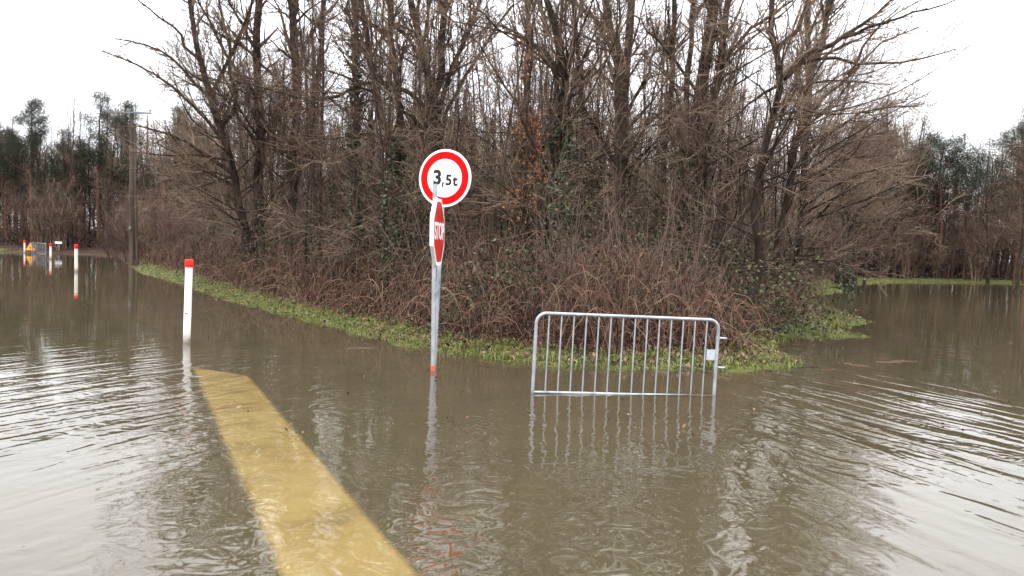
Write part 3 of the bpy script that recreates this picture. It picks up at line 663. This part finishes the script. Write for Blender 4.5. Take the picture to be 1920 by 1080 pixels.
# understorey shrubs
n = 0
for _ in range(4000):
    if n >= 120: break
    y = 14.5 + 28 * R0.random() ** 1.1; px = R0.uniform(280, 1530); x = (px - 960) / FPX * y
    s = float(land_s(x, y))
    if s < 3.6 or s > 16 or not free(x, y, .75): continue
    place('shrub', R0.choice(SHRUBS), (x, y, float(height(x, y)) - .03), R0.uniform(0, 6.28), R0.uniform(.55, .9) * (1 + .11 * min(s - 3, 8)), 'leafless twiggy shrub in the undergrowth below the trunks ' + zone(px), 'shrub', 'bare shrubs ' + zone(px)); n += 1
n = 0
for _ in range(4000):
    if n >= 90: break
    y = R0.uniform(33, 64); px = R0.uniform(-60, 1980); x = (px - 960) / FPX * y
    s = float(land_s(x, y))
    if s < .8 or s > 9: continue
    q_ = 'behind the orange triangle sign' if px < 100 else 'between the white plate sign and the utility pole' if px < 240 else 'right of the utility pole'
    lab, g = ('leafless shrub below the far trees ' + q_, 'far shrubs ' + q_) if px < 480 else ('leafless shrub low along the far right bank', 'shrubs on the far right bank') if px > 1500 else ('leafless shrub between thin trunks deep in the wood', 'shrubs deep in the wood')
    place('shrub', R0.choice(SHRUBS), (x, y, float(height(x, y)) - .03), R0.uniform(0, 6.28), R0.uniform(.8, 1.5), lab, 'shrub', g); n += 1

for j in range(12):
    px = 205 + 14 * j + R0.uniform(-6, 6); y = R0.uniform(36, 43) - max(0, px - 260) * .05; x = (px - 960) / FPX * y
    place('shrub', SHRUBS[1], (x, y, float(height(x, y)) - .03), R0.uniform(0, 6.28), R0.uniform(.75, 1.0), 'pinkish brown leafless shrub behind the foot of the utility pole', 'shrub', 'pinkish shrubs round the utility pole')
for j in range(30):
    px = 1555 + 13.5 * j + R0.uniform(-6, 6); y = R0.uniform(53, 61); x = (px - 960) / FPX * y
    if land_s(x, y) < .5: continue
    place('shrub', SHRUBS[j % 5], (x, y, float(height(x, y)) - .03), R0.uniform(0, 6.28), R0.uniform(1.1, 1.8), *(('brown leafless shrub filling the far right bank ' + q_, 'shrub', 'right bank shrubs ' + q_) for q_ in ['behind the mossy forked tree' if px < 1690 else 'below the broad pine crown' if px < 1830 else 'at the right edge']).__next__())
for j, (px, y, sc) in enumerate(((1905, 41, .95), (1960, 39, 1.05), (1990, 44, 1.1), (1850, 50, .9))):
    x = (px - 960) / FPX * y
    place('bare_tree', ROUNDS[j], (x, y if land_s(x, y) > -8 else y, -.2), j * 1.7, sc, 'pale bare tree reaching in from the right edge over the water', 'tree', 'bare trees at the right edge')
# ------------------------------------------------------------------ undergrowth, grass, litter (uncountable)
rng = np.random.default_rng(21)
def band(n, s0, s1, y0=8.5, y1=40, px0=230, px1=1660, power=2.0):
    """random points on land at s0..s1 from the water line, denser near the camera"""
    got = []; tot = 0
    while tot < n:
        m_ = n * 6
        y = y0 + (y1 - y0) * rng.random(m_) ** power; x = (rng.uniform(px0, px1, m_) - 960) / FPX * y
        s = land_s(x, y); k = (s > s0) & (s < s1)
        got.append(np.stack((x[k], y[k], s[k]), -1)); tot += k.sum()
    return np.concatenate(got)[:n]

def brambles():
    b = MB(); n = 6500
    q = band(n, .68, 3.6, px0=250, px1=1500); x, y, s = q.T; z = height(x, y, s)
    th = rng.uniform(0, 2 * np.pi, n); h = np.stack((np.cos(th), np.sin(th) * .9 - .05, np.zeros(n)), -1)
    L = rng.uniform(.3, 1.2, n); Hh = rng.uniform(.25, 1.0, n) * np.clip(.65 + .42 * (s - .55), .55, 1.4) * (1 + .35 * vnoise(x, y, .25, 31)); k = 7
    t = np.linspace(0, 1, k)[None, :, None]; endz = rng.uniform(-.1, .9, n)
    P = np.stack((x, y, z - .05), -1)[:, None] + h[:, None] * (L[:, None, None] * t ** 1.3)
    P[:, :, 2] += Hh[:, None] * (4 * t[..., 0] * (1 - t[..., 0])) + (endz * Hh)[:, None] * t[..., 0] ** 2
    P += np.cumsum(rng.normal(0, .022, P.shape), axis=1) * (t > 0)
    b.tubes(P, rng.uniform(.0035, .0085, n)[:, None] * np.linspace(1, .45, k)[None], 3)
    SP, SR = grow(P, np.full(P.shape[:2], .004), 5000, rng, .2, 1., (.5, 1.3), (.15, .55), 4, .0, .15, .8, .0022); b.tubes(SP, SR, 3)
    o = b.build('bramble_thicket', M['bramble']); tag(o, 'tangled reddish brown bramble canes heaped along the bank', 'brambles', kind='stuff')
    # upright thin stems
    b = MB(); n = 1700; q = band(n, 1.1, 5.5, px0=250, px1=1530); x, y, s = q.T; z = height(x, y, s); k = 6
    d = nrm(np.stack((rng.normal(0, .28, n), rng.normal(0, .28, n), np.ones(n)), -1)); L = rng.uniform(.7, 2.9, n)
    P = np.stack((x, y, z - .05), -1)[:, None] + d[:, None] * (L[:, None, None] * np.linspace(0, 1, k)[None, :, None]); P += np.cumsum(rng.normal(0, .03, P.shape), axis=1) * (np.arange(k) > 0)[None, :, None]
    b.tubes(P, rng.uniform(.004, .009, n)[:, None] * np.linspace(1, .4, k)[None], 3)
    SP, SR = grow(P, np.full(P.shape[:2], .005), 6000, rng, .25, 1., (.5, 1.1), (.2, .8), 4, .05, .14, .8, .0025); b.tubes(SP, SR, 3)
    o = b.build('undergrowth_stems', M['twig_red']); tag(o, 'thin grey brown saplings and stems rising from the brambles', 'undergrowth', kind='stuff')
brambles()

def scatter_leaves():
    # dead leaves caught in the thicket
    b = MB(); n = 24000; q = band(n, .6, 4.8, px0=250, px1=1560); x, y, s = q.T; z = height(x, y, s)
    P = np.stack((x, y, z + np.abs(rng.normal(0, .30, n)) * np.clip(s - .6, .1, 1.3)), -1); b.leaves(P, .05, rng, .6)
    tag(b.build('dead_leaves', M['leaf_dead']), 'rust brown dead leaves caught in the bramble thicket', 'leaves', kind='stuff')
    # evergreen leaves: clumps of bramble, privet and ivy leaves
    b = MB(); C = band(3000, 1.3, 6.5, px0=360, px1=1560); C = C[vnoise(C[:, 0], C[:, 1], .22, 41) + .5 * rng.normal(size=len(C)) > .0]
    cz = height(C[:, 0], C[:, 1], C[:, 2]) + rng.beta(1.2, 1.7, len(C)) * 2.9 * np.clip(C[:, 2] / 3.2, .35, 1.25)
    for (x, y, s), z in zip(C, cz):
        m_ = rng.integers(6, 44); c = np.array((x, y, z)) + rng.normal(0, 1, (m_, 3)) * (.24, .24, .17); b.leaves(c, .065, rng, .65, .8)
    # the low ivy and laurel mass round the crooked tree and the end of the wood
    for (px, py, Y, n, sx, sz) in ((1440, 560, 14, 900, .5, .45), (1390, 590, 14.2, 700, .4, .4), (1490, 575, 15, 400, .5, .3), (1460, 480, 15, 350, .6, .4), (1500, 610, 14, 200, .35, .15), (1270, 560, 16.5, 800, .45, .55), (1280, 330, 17, 260, .5, .3), (1245, 300, 17, 160, .3, .25),
                                 (760, 430, 19, 500, .6, .6), (640, 470, 21, 500, 1.1, .4), (700, 480, 20, 350, .8, .4), (1060, 470, 15, 500, .9, .35), (1180, 440, 16, 400, .7, .4), (930, 460, 16, 400, .8, .4), (870, 560, 12.4, 160, .25, .22), (845, 590, 12, 160, .2, .2), (580, 440, 22, 300, .8, .3)):
        c = at(px, py, Y) + rng.normal(0, 1, (n, 3)) * (sx, .4, sz); c[:, 2] = np.maximum(c[:, 2], .2); b.leaves(c, .065, rng, .65, .8)
    tag(b.build('evergreen_undergrowth', M['leaf_green']), 'dull green ivy and bramble leaves filling the undergrowth', 'undergrowth', kind='stuff')
scatter_leaves()

def grass():
    b = MB()
    def blades(x, y, s, Lr, tilt=.5):
        n = len(x); z = height(x, y, s); k = z > -.05; x, y, z = x[k], y[k], z[k]; n = len(x)
        a = rng.uniform(0, 6.28, n); t = np.abs(rng.normal(0, tilt, n)); L = rng.uniform(*Lr, n); w = rng.uniform(.0016, .0036, n) * (1 + y / 14)
        d = np.stack((np.cos(a), np.sin(a), np.zeros(n)), -1); sd_ = np.stack((-np.sin(a), np.cos(a), np.zeros(n)), -1)
        p0 = np.stack((x, y, z - .01), -1); u = np.array([0, 0, 1.])
        p1 = p0 + (d * np.sin(t)[:, None] + u * np.cos(t)[:, None]) * (L * .55)[:, None]; t2 = t + .7
        p2 = p1 + (d * np.sin(t2)[:, None] + u * np.cos(t2)[:, None]) * (L * .5)[:, None]
        V = np.stack((p0 - sd_ * w[:, None], p0 + sd_ * w[:, None], p1 + sd_ * w[:, None] * .7, p1 - sd_ * w[:, None] * .7, p2), 1).reshape(-1, 3)
        i = np.arange(n)[:, None] * 5
        b.add(V, i + [[0, 1, 2, 3]], i + [[3, 2, 4]])
    q = band(100000, -.10, 1.1, px0=250, px1=1660); keep = rng.random(len(q)) < np.clip(1.0 - .85 * q[:, 2] + 1.0 * vnoise(q[:, 0], q[:, 1], .7, 9) + .5 * vnoise(q[:, 0], q[:, 1], 2.5, 19), .03, 1)
    q = q[keep]; blades(q[:, 0], q[:, 1], q[:, 2], (.02, .065), .7)
    # taller tufts
    c = band(260, .0, .9, px0=600, px1=1600, y1=20)
    for x, y, s in c:
        m_ = rng.integers(10, 30); xx = x + rng.normal(0, .04, m_); yy = y + rng.normal(0, .04, m_); blades(xx, yy, land_s(xx, yy), (.05, .13), .5)
    q = band(9000, -.1, 1.3, y0=34, y1=66, px0=-60, px1=1980, power=1.); qp = 960 + q[:, 0] / q[:, 1] * FPX; q = q[(qp < 40) | (qp > 1560)]; blades(q[:, 0], q[:, 1], q[:, 2], (.04, .09))
    tag(b.build('grass', M['grass']), 'strip of short bright grass and moss along the waterline', 'grass', kind='stuff')
    b2 = MB(); q = band(6500, .05, 1.9, px0=240, px1=1660); P = np.stack((q[:, 0], q[:, 1], height(*q.T) + .025), -1); b2.leaves(P, .07, rng, .6, 3.)
    tag(b2.build('leaf_litter', M['leaf_dead']), 'fallen brown leaves lying on the grass verge', 'leaves', kind='stuff')
grass()

def flotsam():
    b = MB(); n = 480
    px = rng.uniform(380, 1900, n); py = 560 + 260 * rng.random(n) ** 1.2; P = np.array([gp(a, c, .004) for a, c in zip(px, py)])
    P = P[(land_s(P[:, 0], P[:, 1]) < -.05)]; b.leaves(P, rng.uniform(.015, .05, len(P)), rng, .6, 12.)
    for _ in range(30):
        p = gp(rng.uniform(640, 1700), rng.uniform(640, 700), .004)
        if land_s(p[0], p[1]) > -.05: continue
        a = rng.uniform(-.5, .5); L = rng.uniform(.08, .45); e = p + np.array((math.cos(a), math.sin(a), 0)) * L; b.tube([p, (p + e) / 2 + rng.normal(0, .015, 3) * (1, 1, 0), e], .004, 4)
    tag(b.build('floating_debris', M['leaf_dead']), 'small dead leaves and twigs floating on the water', 'debris', kind='stuff')
    b = MB()
    for _ in range(34):
        p = gp(rng.normal(800, 30), rng.uniform(660, 692), -.1); L = rng.uniform(.15, .45); d = np.array((rng.normal(0, .35), rng.normal(0, .3), 1)); m_ = p + d * L * .6; b.tube([p, m_, m_ + (d * (1, 1, .2) + (rng.normal(0, .3), 0, 0)) * L * .5], [.003, .0025, .0012], 4)
    tag(b.build('drowned_stalks', M['twig']), 'dry grass stalks sticking out of the water by the sign posts', 'stalks', kind='stuff')
flotsam()

# ------------------------------------------------------------------ signs
def text_mesh(body, size, mat, name, parent, M4, off=0.0, depth=.002):
    cu = bpy.data.curves.new(name, 'FONT'); cu.body = body; cu.size = size; cu.offset = off; cu.extrude = depth / 2; cu.align_x = 'CENTER'; cu.align_y = 'CENTER'
    t = bpy.data.objects.new('tmp', cu); COL.objects.link(t); bpy.context.view_layer.update()
    me = bpy.data.meshes.new_from_object(t.evaluated_get(bpy.context.evaluated_depsgraph_get())); bpy.data.objects.remove(t)
    me.materials.clear(); me.materials.append(mat); me.transform(M4); me.name = name
    return link(name, me, parent)
def frame(normal):
    """matrix columns: sign right, up, out of the face"""
    n = Vector(normal).normalized(); r = Vector((0, 0, 1)).cross(n).normalized(); u = n.cross(r)
    return np.array((r, u, n)).T
def prism(poly2, z0, z1, F, o, name, mat, parent, hole=None):
    """flat plate (or ring when hole is given) in the sign's frame F with origin o"""
    p = np.asarray(poly2, float); n = len(p); mb = MB()
    def w(q, z): return o + np.c_[q, np.full(len(q), z)] @ F.T
    i = np.arange(n); j = (i + 1) % n
    if hole is None:
        mb.add(np.vstack((w(p, z0), w(p, z1), w(p.mean(0)[None], z1), w(p.mean(0)[None], z0))), np.stack((i, j, n + j, n + i), -1), np.concatenate((np.stack((n + i, n + j, np.full(n, 2 * n)), -1), np.stack((j, i, np.full(n, 2 * n + 1)), -1))))
    else:
        h = np.asarray(hole, float)
        mb.add(np.vstack((w(p, z0), w(p, z1), w(h, z0), w(h, z1))), np.concatenate((np.stack((i, j, n + j, n + i), -1), np.stack((n + i, n + j, 3 * n + j, 3 * n + i), -1), np.stack((2 * n + j, 2 * n + i, 3 * n + i, 3 * n + j), -1), np.stack((j, i, 2 * n + i, 2 * n + j), -1))))
    return mb.build(name, mat, parent, smooth=False)
def circle(r, n=64): a = np.arange(n) * 2 * np.pi / n; return np.c_[np.cos(a), np.sin(a)] * r

def weight_sign():
    Y = 9.85; c = at(833.5, 334, Y); base = gp(817, 686, -.28); base[1] = Y + .02; base[0] = at(813, 690, Y)[0]
    e = empty('weight_limit_sign', base); tag(e, 'round red-rimmed 3,5t weight limit sign on its own post behind the stop sign', 'sign')
    b = Vector(base); F = frame((-.36, -.93, .0)); o = c - base
    # keep it leaning with the post
    prism(circle(.364), -.02, 0, F, o, 'plate', M['white_sheet'], e)
    prism(circle(.334), .0, .0025, F, o, 'red_ring', M['red_sheet'], e, circle(.2425))
    prism(circle(.242), .0, .0022, F, o, 'face', M['white_sheet'], e)
    M4 = lambda x, y: Matrix(((F[0, 0], F[0, 1], F[0, 2], o[0] + (F @ (x, y, .0032))[0]), (F[1, 0], F[1, 1], F[1, 2], o[1] + (F @ (x, y, .0032))[1]), (F[2, 0], F[2, 1], F[2, 2], o[2] + (F @ (x, y, .0032))[2]), (0, 0, 0, 1)))
    text_mesh('3', .25, M['black'], 'numeral', e, M4(-.1, .0), .010)
    prism(np.array([(-.036, -.115), (-.020, -.115), (-.004, -.052), (-.030, -.052)]), .0022, .0042, F, o, 'comma', M['black'], e)
    text_mesh('5', .182, M['black'], 'numeral', e, M4(.06, -.03), .0065)
    text_mesh('t', .188, M['black'], 'letter', e, M4(.15, -.036), .0065)
    p = MB(); top = o + np.array((.0, .075, .25)); p.tube([(0, 0, 0), (o[0] * .5 - .004, .02, top[2] * .5), (o[0] - .012, .066, top[2])], .027, 14); p.build('post', M['galva'], e)
    k = MB()
    for dz in (-.14, .14): k.box(o + F @ (0, dz, -.038), (.36, .03, .034), F)
    k.build('bracket', M['galva'], e)
weight_sign()

def stop_sign():
    base = gp(812, 695, 0); Y = base[1]; foot = base.copy(); foot[2] = -.28
    e = empty('stop_sign', foot); tag(e, 'stop sign seen almost edge-on, on a galvanised post in the water', 'sign')
    top = at(816, 345, Y) - foot; b0 = base - foot; low = b0 * 1 - (top - b0) * .28 / top[2]
    p = MB(); p.tube([low * 1., (low + top) / 2, top], .0285, 16); p.build('post', M['galva'], e)
    t = MB(); q = b0 + (top - b0) * .006; t.tube([q, q + (top - b0) * .022], .0305, 16); t.build('tape_band', M['tape'], e)
    F = frame((math.cos(math.radians(3.8)), -math.sin(math.radians(3.8)), .02))
    # the near edge of the plate sits left of the post, so the face turns away to the right
    c = at(823.5, 435, Y) - foot
    ax = (top - b0) / np.linalg.norm(top - b0)
    # plate leans with the post
    u = ax; r = np.cross(u, F[:, 2]); r = -r / np.linalg.norm(r); r = r if np.dot(r, F[:, 0]) > 0 else -r; nn = np.cross(r, u); F = np.stack((r, u, nn), 1)
    def octo(R): a = (np.arange(8) + .5) * np.pi / 4; return np.c_[np.cos(a), np.sin(a)] * R / math.cos(np.pi / 8)
    prism(octo(.405), -.045, 0, F, c, 'plate', M['white_sheet'], e)
    prism(octo(.365), 0, .002, F, c, 'red_face', M['stop_red'], e)
    o = c + F @ (0, 0, .003)
    M4 = Matrix(((F[0, 0], F[0, 1] , F[0, 2], o[0]), (F[1, 0], F[1, 1], F[1, 2], o[1]), (F[2, 0], F[2, 1], F[2, 2], o[2]), (0, 0, 0, 1)))
    text_mesh('STOP', .285, M['white_sheet'], 'lettering', e, M4, .006)
    k = MB()
    for t_ in (-.36, .12):
        z = c[2] + t_; q = b0 + (top - b0) * (z - b0[2]) / (top[2] - b0[2]); k.tube([q - ax * .014, q + ax * .014], .034, 16)
    k.build('clamp', M['galva'], e)
stop_sign()

# ------------------------------------------------------------------ flood barrier
def barrier(name, label, A, Bp, hgt, group, leg=.28, detail=True, r=.019, nb=14, steel='galva'):
    A = np.asarray(A, float); Bp = np.asarray(Bp, float); L = np.linalg.norm(Bp - A); x = (Bp - A) / L; y = np.cross((0, 0, 1.), x); y /= np.linalg.norm(y); z = np.cross(x, y)
    e = empty(name, A - z * leg); tag(e, label, 'barrier', group); o = z * leg
    pt = lambda a, b, c=0: o + x * a + z * b + y * c
    rc = .11; arc = lambda cx, cz, a0, a1: [pt(cx + rc * math.cos(a), cz + rc * math.sin(a)) for a in np.linspace(a0, a1, 8)]
    f = MB(); f.tube([pt(0, -leg)] + [pt(0, v) for v in np.linspace(-.1, hgt - rc - .02, 5)] + arc(rc, hgt - rc, math.pi, math.pi / 2) + [pt(v, hgt) for v in np.linspace(rc + .1, L - rc - .1, 6)] + arc(L - rc, hgt - rc, math.pi / 2, 0) + [pt(L, v) for v in np.linspace(hgt - rc - .02, -.1, 5)] + [pt(L, -leg)], r, 12)
    f.build('frame', M[steel], e)
    b = MB(); b.tube([pt(.015, 0), pt(L / 2, 0), pt(L - .015, 0)], r * .8, 12); b.build('bottom_rail', M[steel], e)
    if detail: bar = None
    for i in range(nb):
        a = L * (i + 1) / (nb + 1)
        if bar is None if detail else True:
            b = MB(); q = pt(0, 0) ; b.tube([q * 0, z * (hgt * .5), z * hgt], r * .46, 8); bar = b.mesh('bar', M[steel])
            detail = True if detail else detail
        ob = link('bar', bar, e); ob.location = pt(a, 0)
    for a in (0, L):
        b = MB(); b.tube([pt(a, -leg + .02, -.28), pt(a, -leg + .05), pt(a, -leg + .02, .28)], r * .9, 8); b.build('foot', M[steel], e)
    if nb >= 14:
        b = MB(); b.box(pt(L - .066, .465), (.105, .006, .118), np.stack((x, y, z), 1)); b.build('name_plate', M['plate_alu'], e, False)
        for zz in (.655, .325):
            b = MB(); b.tube([pt(L - .01, zz), pt(L + .05, zz), pt(L + .105, zz - .002)], .013, 8); b.tube([pt(L, zz - .02), pt(L, zz + .02)], r * 1.25, 10); b.build('hook', M['galva'], e)
    return e
barrier('flood_barrier', 'galvanised crowd barrier standing in the water right of the signs', gp(998.5, 735, 0.015), gp(1341, 745, -.02) + (0, .06, 0), .855, None)

# ------------------------------------------------------------------ white marker posts
def marker(px, ytop, ywater, wpx, label, capw=1.15):
    b = gp(px, ywater, 0); Y = b[1]; t = at(px + (5 if ywater > 600 else 0), ytop, Y); foot = b.copy(); foot[2] = -.28
    e = empty('marker_post', foot); tag(e, label, 'post', 'white marker posts along the road'); r = wpx / 2 * Y / FPX; v = t - b; n = np.linalg.norm(v); ax = v / n
    cap = .115 if ywater > 600 else .16
    s = MB(); s.tube([b - foot - ax * .28, b - foot + ax * (n * .4), b - foot + ax * (n - cap)], r, 16); s.build('shaft', M['cream_paint'] if ywater < 600 else M['white_paint'], e)
    c = MB(); q = b - foot; c.tube([q + ax * (n - cap), q + ax * (n - .025), q + ax * (n - .006), q + ax * n], [r * capw, r * capw, r * capw * .85, r * .5], 16); c.build('cap', M['red_paint'], e)
    if ywater > 600:
        k = MB(); k.box(q + ax * n * .35 + np.array((0, -r * .98, 0)), (.035, .006, .012)); k.build('slot', M['black'], e, False)
marker(350, 486, 641, 13.5, 'nearest white marker post with red cap, beside the yellow strip')
marker(143, 458, 509, 6.2, 'white marker post with red cap, second nearest along the flooded road', 1.15)
marker(95, 456, 485.5, 4.0, 'small far white marker post with red cap, left of the white plate sign', 1.15)
marker(46, 450, 474, 3.0, 'farthest white marker post, beside the orange triangle sign', 1.15)

# ------------------------------------------------------------------ far roadworks group
Yf = 45.0
a = gp(71, 474.5, 0); barrier('far_barrier', 'distant grey crowd barrier right of the orange triangle', gp(68, 474.5, .02), gp(86, 476, .02), .60, 'distant barriers blocking the road', nb=9, r=.022, steel='grey_plate')
barrier('far_barrier', 'pale distant barrier set edge-on behind the orange triangle', gp(60, 475, .02), gp(67, 472, .02), .60, 'distant barriers blocking the road', nb=7, r=.022, steel='grey_plate')
def triangle_sign():
    g = gp(56, 474.5, 0); foot = g.copy(); foot[2] = -.25; e = empty('triangle_sign', foot); tag(e, 'orange roadworks triangle standing in the water by the far barriers', 'sign')
    F = frame((.2, -1, 0)); c = at(56.5, 463.5, g[1] - .5) - foot; R = .31
    tri = lambda R: np.c_[np.cos(np.array((90, 210, 330)) * math.pi / 180), np.sin(np.array((90, 210, 330)) * math.pi / 180)] * R
    prism(tri(R), -.015, 0, F, c + (0, 0, -.03), 'plate', M['yellow_sign'], e)
    prism(tri(R * .98), 0, .003, F, c + (0, 0, -.03), 'red_border', M['tape'], e, tri(R * .84))
    prism(np.array([(-.022, -.07), (.022, -.07), (.028, .08), (-.028, .08)]), 0, .004, F, c + (0, 0, -.03), 'symbol', M['black'], e)
    m_ = MB(); 
    for sx in (-.16, .16): m_.tube([c + (sx, .03, -.16), c + (sx * 1.15, .04, -c[2])], .015, 8)
    m_.build('stand', M['grey_plate'], e)
triangle_sign()
def plate_sign():
    g = gp(110, 474, 0); foot = g.copy(); foot[2] = -.25; e = empty('plate_sign', foot); tag(e, 'small white rectangular plate on a thin post beyond the marker posts', 'sign'); c = at(109.5, 455, g[1]) - foot
    m_ = MB(); m_.box(c, (.44, .02, .13)); m_.build('plate', M['white_sheet'], e, False)
    m_ = MB(); m_.tube([(0, .03, 0), (c[0], .03, c[2] + .04)], .028, 8); m_.build('post', M['grey_plate'], e)
plate_sign()

# ------------------------------------------------------------------ utility pole
def utility_pole():
    g = gp(247, 494, .1); Y = g[1]; e = empty('utility_pole', g); tag(e, 'wooden twin utility pole with a crossarm at the end of the verge', 'utility pole'); t = at(247, 212, Y) - g
    m_ = MB(); m_.tube([(0, 0, -.3), t * .5, t + (0, 0, .05)], [.12, .10, .08], 12); m_.build('pole', M['wood_old'], e)
    m_ = MB(); m_.tube([(.21, .1, -.3), t * .5 + (.12, .05, 0), t * .93 + (.1, .05, 0)], [.075, .07, .06], 10); m_.build('stay_pole', M['wood_old'], e)
    m_ = MB(); a_ = at(203, 211, Y) - g; b_ = at(287, 213, Y) - g; m_.box((a_ + b_) / 2 + (0, -.16, 0), (np.linalg.norm(b_ - a_), .08, .07)); m_.build('crossarm', M['grey_plate'], e, False)
    for f in (.03, .5, .97):
        m_ = MB(); q = a_ + (b_ - a_) * f + (0, -.16, .05); m_.tube([q, q + (0, 0, .05), q + (0, 0, .12)], [.03, .05, .03], 10); m_.build('insulator', M['grey_plate'], e)
    m_ = MB(); m_.box(t * .24 + (0, -.16, 0), (.10, .02, .13)); m_.build('number_plate', M['grey_plate'], e, False)
utility_pole()
def box_post():
    Y = 40; g = at(307, 440, Y); zt = at(307, 330, Y)[2]; g[2] = .2; e = empty('box_post', g); tag(e, 'grey box on top of a reddish post right of the utility pole', 'box')
    m_ = MB(); m_.tube([(0, 0, -.2), (0, 0, (zt - .2) * .5), (0, 0, zt - .4)], [.17, .15, .11], 12); m_.build('post', M['bark_pine'], e)
    m_ = MB(); m_.box((0, 0, zt - .3), (.55, .4, .28)); m_.box((0, 0, zt - .14), (.66, .5, .04)); m_.build('box', M['wood_old'], e, False)
box_post()
